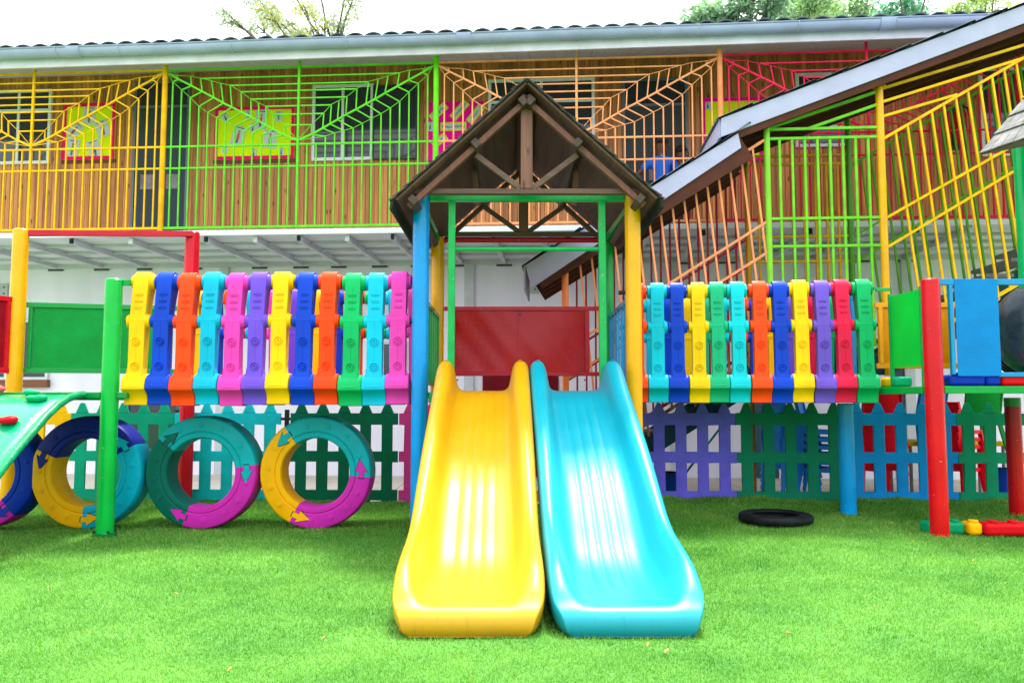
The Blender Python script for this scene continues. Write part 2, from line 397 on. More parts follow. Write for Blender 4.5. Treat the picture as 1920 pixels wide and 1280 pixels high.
# the eave climbs slightly towards the right end
_pa, _pb = fp(0,129,NG), fp(1280,86,NG); _k = (_pb.z-_pa.z)/(_pb.x-_pa.x); _s0 = fp(640,100,NG).x; _dz = _pa.z+_k*(_s0-_pa.x)-zso
def shear(o):
    if o.type == 'MESH':
        for v in o.data.vertices: v.co.z += _k*(v.co.x-_s0)+_dz
    for c in o.children: shear(c)
for _o in list(bld.children):
    if _o.name.split('.')[0] in ('fascia_board','gutter','balcony_ceiling','ceiling_board','roof','ridge_wall'): shear(_o)
# ---- balcony grilles
sp = [fp(x, 300, 0).x for x in (305, 819, 1353)]
BW = (sp[2]-sp[0])/2
z0c = fp(305, 138, 0).z; zbt = fp(305, 428, 0).z; VS = (z0c-zbt)/2.19
XV = [.042+.0684*k for k in range(14)]
VL = [.128,.244,.359,.487,.577,.654,.718,.782,.846,.877,.91,.95,1.0,1.03]
DK = [(.082,.09),(.184,.19),(.268,.275),(.358,.366),(.431,.447),(.497,.51),(.571,.583),(.646,.655),(.707,.72),(.762,.777),(.816,.835),(.898,.918)]
UK = [(.068,.038),(.177,.056),(.252,.09),(.336,.128),(.408,.167),(.48,.20),(.565,.295),(.639,.403),(.698,.455),(.755,.51),(.81,.628),(.898,.782)]
HK = {2:.09, 5:.20, 6:.295, 7:.403, 9:.51, 10:.628, 11:.782}
def grille(sl, rgb, post_rgb, label):
    m = bars_m(rgb); mb = MB(); pm = bars_m(post_rgb)
    cx = sl+BW/2; H = BW/2-.035
    B = .017
    def Q(u, v, side, n=0): return (cx-side*(1-u)*H, n, z0c-v*VS)
    for side in (1, -1):
        for k in range(14):
            mb.bar(Q(XV[k], VL[k] if k < 12 else 1.05, side, -.001), Q(XV[k], 2.19, side, -.001), B, B)
        prev = Q(0, 0, side)
        for k in range(12):
            d = Q(*DK[k], side); mb.bar(prev, d, .023); prev = d
            mb.bar(d, Q(*UK[k], side), B*.9); mb.bar(d, Q(XV[k], VL[k], side), B*.9)
        mb.bar(prev, Q(1, 1.0, side), .028)
        pu = Q(0,0,side,-.012); pl = Q(0,0,side,-.012)
        for k in range(12):
            a = Q(*UK[k], side, -.012); mb.bar(pu, a, .007); pu = a
            a = Q(XV[k], VL[k], side, -.012); mb.bar(pl, a, .007); pl = a
        mb.bar(pu, Q(1,1.0,side,-.012), .007); mb.bar(pl, Q(1,1.0,side,-.012), .007)
    for k, v in HK.items():
        u = UK[k][0]; mb.bar(Q(u,v,1), Q(u,v,-1), B)
    for v, t in ((-.045,.024),(1.05,.024),(1.354,.022),(2.19,.03)):
        mb.bar(Q(0,v,1,.002), Q(0,v,-1,.002), t)
    mb.bar((cx, -.003, zbt-.02), (cx, -.003, z0c+.18), .03)
    g = mb.build('balcony_grille', m, bld, label=label)
    pb = MB().tube([(sl, -.002, zbt-.06), (sl, -.002, z0c+.2)], .036, 14)
    pb.build('balcony_post', pm, g, smooth=True)
cols_b = [(-1,(255,196,0),(252,184,0),'golden yellow spider web balcony grille'),(0,(104,212,46),(252,184,0),'lime green spider web balcony grille'),
          (1,(255,170,112),(112,232,32),'peach orange spider web balcony grille'),(2,(244,30,84),(255,160,100),'pinkish red spider web balcony grille'),
          (3,(240,20,60),(240,20,60),'red balcony grille at the far right')]
for k, c1, c2, lb in cols_b: grille(sp[0]+k*BW, c1, c2, lb)
# ---- windows & doors (upper floor)
def window(x0, y0, x1, y1, n, div=1, t=.045, rail=False, frame=white_m, pane=glass_m, name='window'):
    a = fp(x0, y0, n); b = fp(x1, y1, n); xa, xb, zt, zb = a.x, b.x, a.z, b.z
    mb = MB(); n0, n1 = n-.05, n-.002
    mb.box(xa, xb, n0, n1, zt-t, zt); mb.box(xa, xb, n0, n1, zb, zb+t)
    mb.box(xa, xa+t, n0+.001, n1, zb+t, zt-t); mb.box(xb-t, xb, n0+.001, n1, zb+t, zt-t)
    for k in range(1, div+1):
        xm = xa+(xb-xa)*k/(div+1); mb.box(xm-t*.45, xm+t*.45, n0+.003, n1, zb+t, zt-t)
    if rail:
        zm = zb+(zt-zb)*.72; mb.box(xa+t, xb-t, n0+.006, n1-.01, zm-.02, zm+.02)
    o = mb.build(name, frame, bld, bevel=.004)
    MB().box(xa+.01, xb-.01, n-.028, n-.004, zb+.01, zt-.01).build('pane', pane, o)
    return o
alu = painted((230,236,244), .4, .05, .05, 3)
window(-20, 172, 95, 308, NU, 1, rail=True, frame=alu); window(588, 162, 700, 301, NU, 1, frame=alu); 
window(700.5, 162, 782, 299, NU, 0, t=.02, frame=simple('dark_frame',(50,56,64),.4))
window(916, 152, 1116, 300, NU, 1, rail=True, frame=alu)
window(1490, 238, 1592, 276, NU, 0, frame=white_m); window(1490, 140, 1560, 236, NU, 0, frame=alu)
window(1832, 130, 1990, 292, NU, 1, frame=alu)
doorm = painted((58,70,84), .42, .08, .1, 3)
def door(x0, y0, x1, n, leaves=2, mat=doorm, frame=simple('door_frame_grey',(92,104,120),.4)):
    a = fp(x0, y0, n); b = fp(x1, y0, n); xa, xb, zt, zb = a.x, b.x, a.z, zslab+.002
    mb = MB(); t = .04
    mb.box(xa, xa+t, n-.05, n-.002, zb, zt); mb.box(xb-t, xb, n-.05, n-.002, zb, zt); mb.box(xa+t, xb-t, n-.049, n-.002, zt-t, zt); mb.box(xa+t, xb-t, n-.047, n-.002, zt-.42, zt-.38)
    o = mb.build('door', frame, bld, bevel=.003)
    W = (xb-xa-2*t)/leaves
    for k in range(leaves):
        x = xa+t+k*W; q = MB().box(x+.004, x+W-.004, n-.036, n-.004, zb, zt-.421)
        l = q.build('door_leaf', mat, o, bevel=.003)
        MB().box(x+W*.5-.1, x+W*.5+.1, n-.04, n-.0365, zb+.9, zb+1.12).build('door_notice', painted((150,140,160),.6,.2,.1,9), l)
    MB().box(xa+t, xb-t, n-.03, n-.004, zt-.38, zt-t).build('transom_pane', glass_m, o)
door(256, 155, 360, NU)
door(1166, 150, 1288, NU, 1, mat=simple('dim_room',(44,54,60),.7))  # open doorway: the leaf's dark colour stands in for the unlit room
door(-330, 150, -200, NU)
# lower floor openings
def lwin(x0, y0, x1, y1, **k): return window(x0, y0, x1, y1, NL, **k)
w1 = lwin(-60, 600, 92, 712, div=1, frame=white_m)
a = fp(-60,712,NL); b = fp(92,726,NL)
MB().box(a.x-.05, b.x+.02, NL-.09, NL-.001, b.z, a.z-.003).build('window_sill', woodm((140,84,44),(96,52,24),'x',knots=False,name='sill_wood'), bld, bevel=.005)
lwin(240, 752, 336, 846, div=2, frame=simple('frame_slate',(70,84,96),.4))
lwin(588, 600, 628, 745, div=0, frame=steel_grey, pane=dark_m)  # black opening: a dark sheet in place of glass paints its unlit inside
lwin(716, 640, 762, 742, div=0, frame=white_m)
a = fp(905, 698, NL); b = fp(1048, 889, NL)
MB().box(a.x, b.x, NL-.03, NL-.002, -.05, a.z).build('classroom_door', painted((128,8,26),.4,.2,.1,3), bld, bevel=.004, label='dark red classroom door')
a = fp(1395, 560, NL); b = fp(1460, 889, NL)
MB().box(a.x, b.x, NL-.03, NL-.002, -.05, a.z).build('store_door', painted((60,92,104),.5,.1,.1,3), bld, bevel=.004)
a = fp(1670, 560, NL); b = fp(1704, 889, NL)
MB().box(a.x, b.x, NL-.03, NL-.002, -.05, a.z).build('drain_pipe', painted((70,92,112),.5,.1,.1,3), bld, bevel=.004)
def W(p): return FO+SV*p[0]+NV*p[1]+Vector((0,0,p[2]))      # facade frame -> world
# wall boxes, tube light
def wallthing(name, px, py, n, label, cat, group=None):
    p = fp(px, py, n); return thing(name, W(p), label, cat, group, rz=-FA)
for (px, py, lb) in ((4, 545, 'grey metal switch box on the white wall beside the yellow post'), (997, 537, 'small grey socket box on the white wall under the stair roof end')):
    t = wallthing('socket_box', px, py, NL-.001, lb, 'electrical box', 'grey electrical boxes on the white wall')
    MB().box(-.11,.11,-.03,0,-.11,.11).build('box_cover', simple('box_grey',(168,174,176),.5), t, bevel=.006)
    q = MB()
    for x in (-.05,.05):
        for z in (-.05,.05): q.box(x-.014,x+.014,-.034,-.0302,z-.012,z+.012)
    q.build('knockout', simple('dark_steel',(60,62,66),.5), t)
t = wallthing('tube_light', 110, 482, 1.5, 'long fluorescent batten light under the balcony at the left', 'lamp')
MB().box(-.62,.62,-.04,.04,.02,.09).build('light_body', white_m, t, bevel=.008)
MB().tube([(-.58,0,-.002),(.58,0,-.002)], .018, 12).build('lamp_tube', simple('lamp_glass',(235,238,235),.3), t, smooth=True)

# ------------------------------------------------------------------ notice boards
fluo = painted((226,250,0), .6, .04, .05, 3); pinkb = painted((255,10,110), .6, .06, .05, 3); mag = painted((255,0,165), .6, .05, .05, 3)
paperm = painted((206,214,222), .6, .05, .05, 5)
def text(s, size, loc, mat, parent, rot=0):
    c = bpy.data.curves.new('lettering','FONT'); c.body = s; c.size = size; c.align_x = 'CENTER'; c.align_y = 'CENTER'; c.extrude = .0008
    c.materials.append(mat)
    tmp = bpy.data.objects.new('lettering_curve', c); me = bpy.data.meshes.new_from_object(tmp); bpy.data.objects.remove(tmp)
    o = bpy.data.objects.new('lettering', me); COL.objects.link(o); o.parent = parent; o.location = loc
    o.rotation_euler = Matrix.Rotation(-rot,3,'Y').to_euler() if False else (Matrix.Rotation(-rot,3,'Y')@Matrix.Rotation(math.pi/2,3,'X')).to_euler()
    return o
def board(x0, y0, x1, y1, label, backing, border, cards):
    n = NU-.006; a = fp(x0, y0, n); b = fp(x1, y1, n); cx, cz = (a.x+b.x)/2, (a.z+b.z)/2; hw, hh = (b.x-a.x)/2, (a.z-b.z)/2
    t = thing('notice_board', W((cx, n, cz)), label, 'notice board', 'notice boards on the timber wall', rz=-FA)
    MB().box(-hw,hw,-.02,0,-hh,hh).build('backing', backing, t)
    MB().box(-hw-.02,hw+.02,-.012,-.0005,-hh-.05,-hh-.0005).build('ledge', woodm((120,60,30),(80,40,20),'x',knots=False,name='ledge_wood'), t)
    if border:
        q = MB(); s = .045; nsc = int(2*hw/.05)
        def strip(along, fixed, sign, L, horiz):
            k = max(4, int(2*L/.045)); pts = [(-L, fixed)]
            inner = []
            for i in range(k*6+1):
                u = -L+2*L*i/(k*6); inner.append((u, fixed-sign*(s+.008*abs(math.sin(math.pi*i/6)))))
            poly = [(-L, fixed)]+inner+[(L, fixed)]
            if not horiz: poly = [(p[1], p[0]) for p in poly]
            q.prism(poly, 'y', -.028-(.001 if horiz else 0), -.0205)
        strip(0, hh, 1, hw, True); strip(0, -hh, -1, hw, True); strip(0, hw, 1, hh, False); strip(0, -hw, -1, hh, False)
        q.build('border', border, t)
    for i, c in enumerate(cards):
        u, v, cw, ch, rot, kind, colr = c
        X, Z = -hw+2*hw*u, hh-2*hh*v
        M = Matrix.Rotation(rot, 4, 'Y'); 
        def poly(pts, y0, y1, mat, name, par):
            mb = MB(); pp = []
            for p in pts:
                w_ = M@Vector((p[0],0,p[1])); pp.append((X+w_.x, Z+w_.z))
            mb.prism(pp, 'y', y0, y1); return mb.build(name, mat, par, off=(0,0,0))
        yb = -.0225-.0012*(i % 4)
        card = poly([(-cw,-ch),(cw,-ch),(cw,ch),(-cw,ch)], yb-.001, yb, painted(kind=='label' and (214,224,0) or (206,214,222), .6,.05,.05,5), 'card', t)
        if kind == 'label':
            poly([(-cw*.85,-ch*.6),(cw*.85,-ch*.6),(cw*.85,ch*.6),(-cw*.85,ch*.6)], yb-.0022, yb-.0012, paperm, 'slip', card)
            text(colr, ch*.95, (X, yb-.0034, Z), simple('ink',(40,44,60),.7), card, rot=-rot)
        else:
            m1 = simple('fig_%d_%d_%d' % colr, colr, .7); sk = simple('fig_skin',(150,96,70),.7); ink = simple('ink',(40,44,60),.7)
            poly([(-cw*.25,-ch*.35),(cw*.25,-ch*.35),(cw*.14,ch*.3),(-cw*.14,ch*.3)], yb-.0022, yb-.0012, m1, 'drawing', card)
            poly([(cw*.17*math.cos(a),ch*.45+cw*.17*math.sin(a)) for a in np.linspace(0,2*math.pi,9)[:-1]], yb-.0023, yb-.0012, sk, 'drawing', card)
            for sx in (-1,1): poly([(sx*cw*.08-.006,-ch*.75),(sx*cw*.08+.006,-ch*.75),(sx*cw*.08+.006,-ch*.36),(sx*cw*.08-.006,-ch*.36)], yb-.0022, yb-.0012, ink, 'drawing', card)
            poly([(-cw*.6,ch*.78),(cw*.6,ch*.78),(cw*.6,ch*.86),(-cw*.6,ch*.86)], yb-.0022, yb-.0012, ink, 'drawing', card)
    return t
board(122, 196, 215, 299, 'lime notice board with red scalloped border behind the yellow grille', fluo, pinkb,
      [(.5,.22,.1,.14,.05,'c',(150,120,60)),(.22,.48,.09,.13,.7,'c',(150,60,70)),(.76,.46,.1,.13,-.35,'c',(30,90,170)),(.2,.8,.1,.14,.15,'c',(80,170,40)),(.62,.82,.1,.14,-.3,'c',(30,90,160))])
board(405, 203, 552, 298, 'wide lime notice board with pink scalloped border behind the green grille', fluo, pinkb,
      [(.13,.2,.05,.07,-.4,'c',(50,50,60)),(.3,.55,.1,.15,.25,'c',(220,90,60)),(.42,.16,.05,.07,0,'c',(120,130,150)),(.58,.25,.09,.15,.15,'c',(235,90,30)),(.8,.2,.055,.08,0,'c',(110,120,110)),
       (.7,.62,.1,.14,.05,'c',(210,40,90)),(.14,.8,.04,.07,.4,'c',(50,40,60)),(.5,.88,.04,.06,0,'c',(60,120,120)),(.84,.86,.04,.06,0,'c',(60,100,150)),(.48,.4,.045,.07,.1,'c',(90,140,90))])
board(802, 193, 906, 300, 'magenta notice board with tilted yellow word labels', mag, None,
      [(.2,.17,.15,.06,-.75,'label','Integrity'),(.58,.15,.16,.06,-.85,'label','Compassion'),(.86,.23,.15,.06,-.9,'label','Passion'),(.47,.43,.19,.065,0,'label','Responsibility'),(.22,.66,.12,.06,-.6,'label','Love'),(.05,.42,.045,.07,0,'c',(20,40,60))])
board(1315, 186, 1432, 300, 'yellow notice board with magenta border beside the peach post', fluo, mag, [(.1,.12,.05,.06,0,'c',(60,60,60)),(.7,.4,.1,.13,.1,'c',(60,120,190))])

# fire extinguisher on the upper wall
p = fp(1802, 270, NU-.12)
t = thing('fire_extinguisher', W(p), 'red fire extinguisher hanging on the timber wall behind the red bars', 'fire extinguisher', rz=-FA)
q = MB(); q.tube([(0,0,0),(0,0,.02),(0,0,.42),(0,0,.47),(0,0,.5)], [.075,.085,.085,.06,.025], 20); q.build('cylinder', gloss(RED), t, smooth=True)
MB().box(-.02,.02,-.05,.05,.5,.56).build('valve', black_plastic, t, bevel=.005)
MB().tube([(0,-.05,.53),(.07,-.08,.48),(.1,-.07,.3),(.09,-.06,.12)], .012, 10).build('hose', black_plastic, t, smooth=True)
MB().box(-.12,.12,.1,.118,-.05,.6).build('back_plate', simple('dark_steel',(60,62,66),.5), t)

# ------------------------------------------------------------------ covered staircase
NF, NB = -1.4, -.42
st = thing('covered_staircase', FO, 'outdoor staircase with caged colourful railings under a pitched tiled roof', 'staircase', rz=-FA)
peach=(255,162,108); maroon=(170,24,52); lime=(128,205,40); dkyel=(214,160,0); yelb=(252,196,10); green2=(88,160,20)
def lineZ(p, q): 
    m = (q.z-p.z)/(q.x-p.x); return lambda s: p.z+m*(s-p.x)
P1, P2, P3 = fp(1060,600,NF).x, fp(1441,400,NF).x, fp(1656,400,NF).x
top1 = lineZ(fp(1066,494,NF), fp(1430,265,NF)); rA = lineZ(fp(1107,625,NF), fp(1436,417,NF)); rB = lineZ(fp(1105,684,NF), fp(1436,475,NF))
low1 = lambda s: rA(s)-1.37
top3 = lineZ(fp(1662,257,NF), fp(1918,110,NF)); rA3 = lineZ(fp(1668,405,NF), fp(1888,280,NF)); rB3 = lineZ(fp(1671,459,NF), fp(1908,317,NF))
zl = [fp(1550,y,NF).z for y in (241,258.6,409,461)]
P4 = P3+2.9
flr = zl[2]-1.47
def flight_cage(nn, s0, s1, tp, a, b, lo, rgb, sp_, label, extra=None, lean=.10):
    m = bars_m(rgb); q = MB()
    for f, th in ((tp,.03),(a,.028),(b,.028),(lo,.035)):
        if f: q.bar((s0,nn,f(s0)),(s1,nn,f(s1)),th)
    if extra:
        for (pa, pb) in extra: q.bar(pa, pb, .028)
    n_ = int((s1-s0)/sp_)
    for i in range(1, n_+1):
        s = s0+(s1-s0)*i/(n_+1)
        ln = lean*(tp(s)-lo(s)); s2 = min(s+ln, s1); f_ = 1 if ln == 0 else (s2-s)/ln
        zb2 = lo(s2) if f_ == 1 else tp(s)-(tp(s)-lo(s))*f_
        q.bar((s2,nn+.004,zb2),(s,nn+.004,tp(s)),.022)
    return q.build('stair_railing', m, st, label=label)
flight_cage(NF, P1+.03, P2-.03, top1, rA, rB, low1, peach, .128, 'peach front railing of the lower flight')
flight_cage(NB, P1+.03, P2-.03, top1, rA, rB, low1, maroon, .115, 'maroon rear railing of the lower flight', None, 0)
ex = [((P2+.0,NF,fp(1443,242,NF).z),(P3,NF,fp(1648,171,NF).z)), ((fp(1515,240,NF).x,NF,zl[0]),(P3,NF,fp(1648,195,NF).z))]
def landing(nn, rgb, label, ex):
    q = MB(); m = bars_m(rgb)
    for z in zl+[flr+.08]: q.bar((P2,nn,z),(P3,nn,z),.028)
    for i in range(1, 9):
        s = P2+(P3-P2)*i/9; q.bar((s,nn+.004,flr+.08),(s,nn+.004,zl[1]),.026)
    for pa, pb in ex: q.bar(pa, pb, .03)
    q.build('stair_railing', m, st, label=label)
landing(NF, (118,210,50), 'lime green railing of the landing', ex)
landing(NB, dkyel, 'mustard rear railing of the landing', [])
ex3 = [((P3,NF,fp(1656,168,NF).z),(P4,NF,lineZ(fp(1656,168,NF),fp(1920,86,NF))(P4))), ((P3,NF,fp(1656,193,NF).z),(P4,NF,lineZ(fp(1656,193,NF),fp(1908,114,NF))(P4))),
       ((P3,NF,fp(1658,220,NF).z),(fp(1794,178,NF).x,NF,fp(1794,178,NF).z))]
flight_cage(NF, P3+.03, P4, top3, rA3, rB3, lambda s: rA3(s)-1.5, yelb, .135, 'yellow front railing of the upper flight', ex3)
flight_cage(NB, P3+.03, P4, top3, rA3, rB3, lambda s: rA3(s)-1.5, green2, .12, 'olive green rear railing of the upper flight')
for s, nn, zt, rgb, r_ in ((P1,NF,fp(1060,478,NF).z,(255,140,70),.038),(P2,NF,fp(1441,228,NF).z,lime,.034),(P3,NF,fp(1653,150,NF).z,(238,176,0),.042),
                       (P1,NB,fp(1060,478,NF).z,maroon,.036),(P2,NB,fp(1441,228,NF).z+.1,(196,140,0),.036),(P3,NB,fp(1653,150,NF).z,(70,140,20),.036),(P4,NF,fp(1653,150,NF).z+1.4,yelb,.055),(P4,NB,fp(1653,150,NF).z+1.4,yelb,.055)):
    MB().tube([(s,nn,-.1 if (nn == NB or s == P1 or s == P4) else flr-.25),(s,nn,zt)], r_, 16).build('stair_post', gloss(rgb), st, smooth=True)
MB().box(P3-.055, P3+.055, NF-.055, NF+.055, fp(1653,165,NF).z, fp(1653,146,NF).z).build('post_cap', gloss((238,176,0)), st, bevel=.005)
steps = MB(); stm = painted((120,124,128), .6, .15, .2, 5)
m_ = (rA(P2)-rA(P1))/(P2-P1); nst = 14; run = .17/m_
s = P2
z = flr
while z > .1:
    steps.box(s-run-.02, s, NF+.06, NB-.06, z-.17-.04, z-.17); s -= run; z -= .17
steps.box(P2, P3, NF+.06, NB-.06, flr-.05, flr)
s, z = P3, flr
while s < P4-.1:
    z += .17; steps.box(s, s+run+.02, NF+.06, NB-.06, z-.04, z); s += run
steps.build('step', stm, st)
strg = MB()
for nn in (NF+.05, NB-.05):
    strg.bar((P1-.5,nn,rA(P1-.5)-1.65),(P2,nn,flr-.18),.03,.2); strg.bar((P2,nn,flr-.14),(P3,nn,flr-.14),.03,.2); strg.bar((P3,nn,flr-.14),(P4,nn,rA3(P4)-1.65),.03,.2)
strg.build('stringer', painted((40,88,104),.45,.1,.1,4), st)
fasc = painted((176,178,208), .45, .07, .1, 3); eave = painted((86,48,36), .6, .15, .2, 5); tile = painted((96,116,128), .5, .25, .3, 7)
def stair_roof(t0, t1, b0, b1, label, ends):
    nf, nb = NF-.16, NB+.03
    th = t0.z-b0.z
    # fascia
    q = MB(); q.add([(t0.x,nf,t0.z),(t1.x,nf,t1.z),(b1.x,nf,b1.z),(b0.x,nf,b0.z)]+[(t0.x,nf+.025,t0.z),(t1.x,nf+.025,t1.z),(b1.x,nf+.025,b1.z),(b0.x,nf+.025,b0.z)],
                    [(0,1,2,3),(7,6,5,4),(0,4,5,1),(1,5,6,2),(2,6,7,3),(3,7,4,0)])
    r0 = q.build('roof_fascia', fasc, st, bevel=.003)
    # tiles in overlapping courses
    L = (t1-t0).length; d = (t1-t0).normalized(); up = Vector((-d.z,0,d.x)); k = int(L/.36); q = MB()
    for i in range(k+1):
        c0 = t0+d*(i*.36-.04); c1 = t0+d*(i*.36+.37)
        ny = 10; rows = []
        for c, lift in ((c0,.012),(c1,.034)):
            row = []
            for j in range(ny*6+1):
                n_ = nf-.03+(nb-nf+.05)*j/(ny*6)
                zz = .012*abs(math.sin(math.pi*j/6))
                row.append(c+up*(lift+zz)+Vector((0,n_,0))-Vector((0,c.y,0)))
            rows.append(row)
        rows = [[p-up*.02 for p in rows[0]]]+rows+[[p-up*.02 for p in rows[1]]]
        q.grid(rows)
    q.build('roof_tiles', tile, r0)
    # underside
    q = MB(); tt = up*.006
    for nn in (nf+.05, nf+.33, (nf+nb)/2+.1, nb-.06):
        z0_ = .07
        q.add([Vector((t0.x,nn-.03,t0.z))-up*.02+d*.03, Vector((t1.x,nn-.03,t1.z))-up*.02, Vector((t1.x,nn-.03,t1.z))-up*(th*.95+z0_), Vector((t0.x,nn-.03,t0.z))-up*(th*.95+z0_)+d*.03]+
              [Vector((t0.x,nn+.01,t0.z))-up*.02+d*.03, Vector((t1.x,nn+.01,t1.z))-up*.02, Vector((t1.x,nn+.01,t1.z))-up*(th*.95+z0_), Vector((t0.x,nn+.01,t0.z))-up*(th*.95+z0_)+d*.03],
              [(0,1,2,3),(7,6,5,4),(0,4,5,1),(1,5,6,2),(2,6,7,3),(3,7,4,0)])
    q.build('roof_purlin', eave, st)
    q = MB(); o1 = Vector((0,nf+.03,0)); o2 = Vector((0,nb,0))
    a0 = Vector((t0.x,0,t0.z)); a1 = Vector((t1.x,0,t1.z))
    q.add([a0+o1-up*.012,a1+o1-up*.012,a1+o2-up*.012,a0+o2-up*.012,a0+o1-up*.0,a1+o1-up*.0,a1+o2-up*.0,a0+o2-up*.0],[(0,1,2,3),(7,6,5,4),(0,4,5,1),(1,5,6,2),(2,6,7,3),(3,7,4,0)])
    q.build('roof_lining', painted((40,40,48),.6,.1,.1,3), st)
    # end board
    q = MB(); q.add([a0+o1,a0+o2,a0+o2-Vector((0,0,th)),a0+o1-Vector((0,0,th)),a0+o1-Vector((.02,0,0)),a0+o2-Vector((.02,0,0)),a0+o2-Vector((.02,0,th)),a0+o1-Vector((.02,0,th))],
                    [(0,1,2,3),(7,6,5,4),(0,4,5,1),(1,5,6,2),(2,6,7,3),(3,7,4,0)])
    q.build('roof_end_board', fasc, st)
nfr = NF-.16
stair_roof(fp(985,497,nfr), fp(1384,250,nfr), fp(997,540,nfr), fp(1390,277,nfr), '', 0)
t1_ = fp(1352,222,nfr); t2_ = fp(1920,10,nfr); b1_ = fp(1352,257,nfr); b2_ = fp(1920,44,nfr)
kk = (P4+.2-t1_.x)/(t2_.x-t1_.x)
stair_roof(t1_, t1_+(t2_-t1_)*kk, b1_, b1_+(b2_-b1_)*kk, '', 0)
# ------------------------------------------------------------------ picket fence
def fence_y(x): return 8.48-.035*x
FZ = [0.012, .047, .155, .45, .56, .84, .963]
def fence_panel(x0, x1, rgb, label, Yo=0):
    wd = x1-x0; pit = wd/5; pw = pit*.5
    t = thing('picket_fence', (x0, fence_y(x0)+Yo, 0), label, 'fence', 'painted toy picket fence panels', rz=-math.atan(.035))
    xs = [0.0]
    for k in range(5): c = (k+.5)*pit; xs += [c-pw/2, c+pw/2]
    xs.append(wd); zs = FZ; nx, nz = len(xs)-1, len(zs)-1
    solid = [[(i % 2 == 1) or (j in (1,3,5)) for j in range(nz)] for i in range(nx)]
    q = MB(); T = .03
    for i in range(nx):
        for j in range(nz):
            if not solid[i][j]: continue
            a, b, c, d = xs[i], xs[i+1], zs[j], zs[j+1]
            q.add([(a,-T,c),(b,-T,c),(b,-T,d),(a,-T,d)], [(0,1,2,3)]); q.add([(a,0,c),(b,0,c),(b,0,d),(a,0,d)], [(3,2,1,0)])
            if i == 0 or not solid[i-1][j]: q.add([(a,-T,c),(a,0,c),(a,0,d),(a,-T,d)], [(3,2,1,0)])
            if i == nx-1 or not solid[i+1][j]: q.add([(b,-T,c),(b,0,c),(b,0,d),(b,-T,d)], [(0,1,2,3)])
            if j == 0 or not solid[i][j-1]: q.add([(a,-T,c),(b,-T,c),(b,0,c),(a,0,c)], [(3,2,1,0)])
            if (j == nz-1 and i % 2 == 0) or (j < nz-1 and not solid[i][j+1]): q.add([(a,-T,d),(b,-T,d),(b,0,d),(a,0,d)], [(0,1,2,3)])
    for k in range(5):
        c = (k+.5)*pit
        pts = [(c-pw*.60,FZ[-1]),(c+pw*.60,FZ[-1]),(c+pw*.20,1.066),(c,1.075),(c-pw*.20,1.066)]
        q.prism(pts, 'y', -T, 0)
    me = q.build('pickets', painted(rgb,.55,.1,.2,5), t, bevel=.0)
    bm = bmesh.new(); bm.from_mesh(me.data); bmesh.ops.remove_doubles(bm, verts=bm.verts[:], dist=.0005); bm.to_mesh(me.data); bm.free()
    b = me.modifiers.new('b','BEVEL'); b.width = .005; b.segments = 2; b.limit_method = 'ANGLE'; b.angle_limit = R(40)
def fx(px):
    d = (px-960)/FPX; return 8.48*d/(1+.035*d)*1.0
FC = [(-258,-60,(0,150,190),'blue fence panel furthest left behind the climber'),(-60,140,(255,196,0),'yellow fence panel with pointed pickets behind the navy ring'),
      (140,332,(0,172,138),'jade green fence panel between the yellow and turquoise panels'),(332,530,(20,206,222),'turquoise fence panel behind the dark green and pink ring'),
      (548,748,(0,116,86),'dark green fence panel left of the magenta panel'),(750,950,(235,70,170),'magenta fence panel beside the blue tower post'),
      (968,1170,(230,140,20),'orange fence panel hidden behind the slides'),(1173,1376,(112,104,238),'violet fence panel right of the turquoise slide'),
      (1376.5,1580,(0,132,100),'dark green fence panel behind the flat black tyre'),(1581,1787,(0,150,232),'sky blue fence panel between the blue and red posts'),
      (1788,1992,(0,150,108),'green fence panel at the right end of the fence'),(1993,2190,(230,60,60),'red fence panel beyond the green one')]
for a, b, c, l in FC: fence_panel(fx(a), fx(b), c, l)
for px in (539, 334, 958):
    x = fx(px); t = thing('fence_post', (x, fence_y(x)+.02, 0), {539:'thin black steel fence post left of the dark green fence panel',334:'thin black steel fence post behind the joint of jade and turquoise panels',958:'thin black steel fence post behind the slides'}[px], 'fence post', 'black steel fence posts')
    q = MB().box(x-.022,x+.022,fence_y(x)+.0,fence_y(x)+.04,-.05,1.0); q.build('post_bar', simple('black_steel',(24,26,34),.5), t, bevel=.003)
    q = MB()
    for z in (.9,.13): q.box(x-.09,x+.09,fence_y(x)-.012,fence_y(x)-.001,z-.015,z+.015)
    q.build('clip', simple('black_steel',(24,26,34),.5), t)

# ------------------------------------------------------------------ play structure
# --- central tower
YF, YR = 6.5, 7.98
tw = thing('play_tower', (.1, YF, 0), 'central wooden-roofed play tower between the two plank bridges', 'play tower')
def post(root, x, y, z0, z1, rgb, r=.068, name='post', label=None):
    q = MB().tube([(x,y,z0),(x,y,z1-.012),(x,y,z1)], [r,r,r-.012], 28)
    return q.build(name, gloss(rgb), root, smooth=True, label=label)
xl, xr_ = at(789,500,YF).x, at(1187,500,YF).x
ztop = at(788,361,YF).z
post(tw, xl, YF, -.02, ztop, (0,142,222), .068, label='blue front post'); post(tw, xr_, YF, -.02, ztop, (238,168,0), .065, label='mustard front post')
xrl, xrr = at(821,500,YR).x, at(1138,500,YR).x
post(tw, xrl, YR, -.02, at(821,445,YR).z, (228,164,0), .066, label='mustard rear post'); post(tw, xrr, YR, -.02, at(1138,440,YR).z, (0,150,66), .066, label='green rear post')
gp = painted((0,165,80), .32, .12, .2, 6, coat=.2, chips=.35)
def pbar(q, px0, py0, px1, py1, Y, w, h=None): q.bar(at(px0,py0,Y), at(px1,py1,Y), w, h)
q = MB()
zt0 = at(960,372.5,YF).z
q.box(xl+.068, xr_-.066, YF-.03, YF+.03, zt0-.025, zt0+.028)
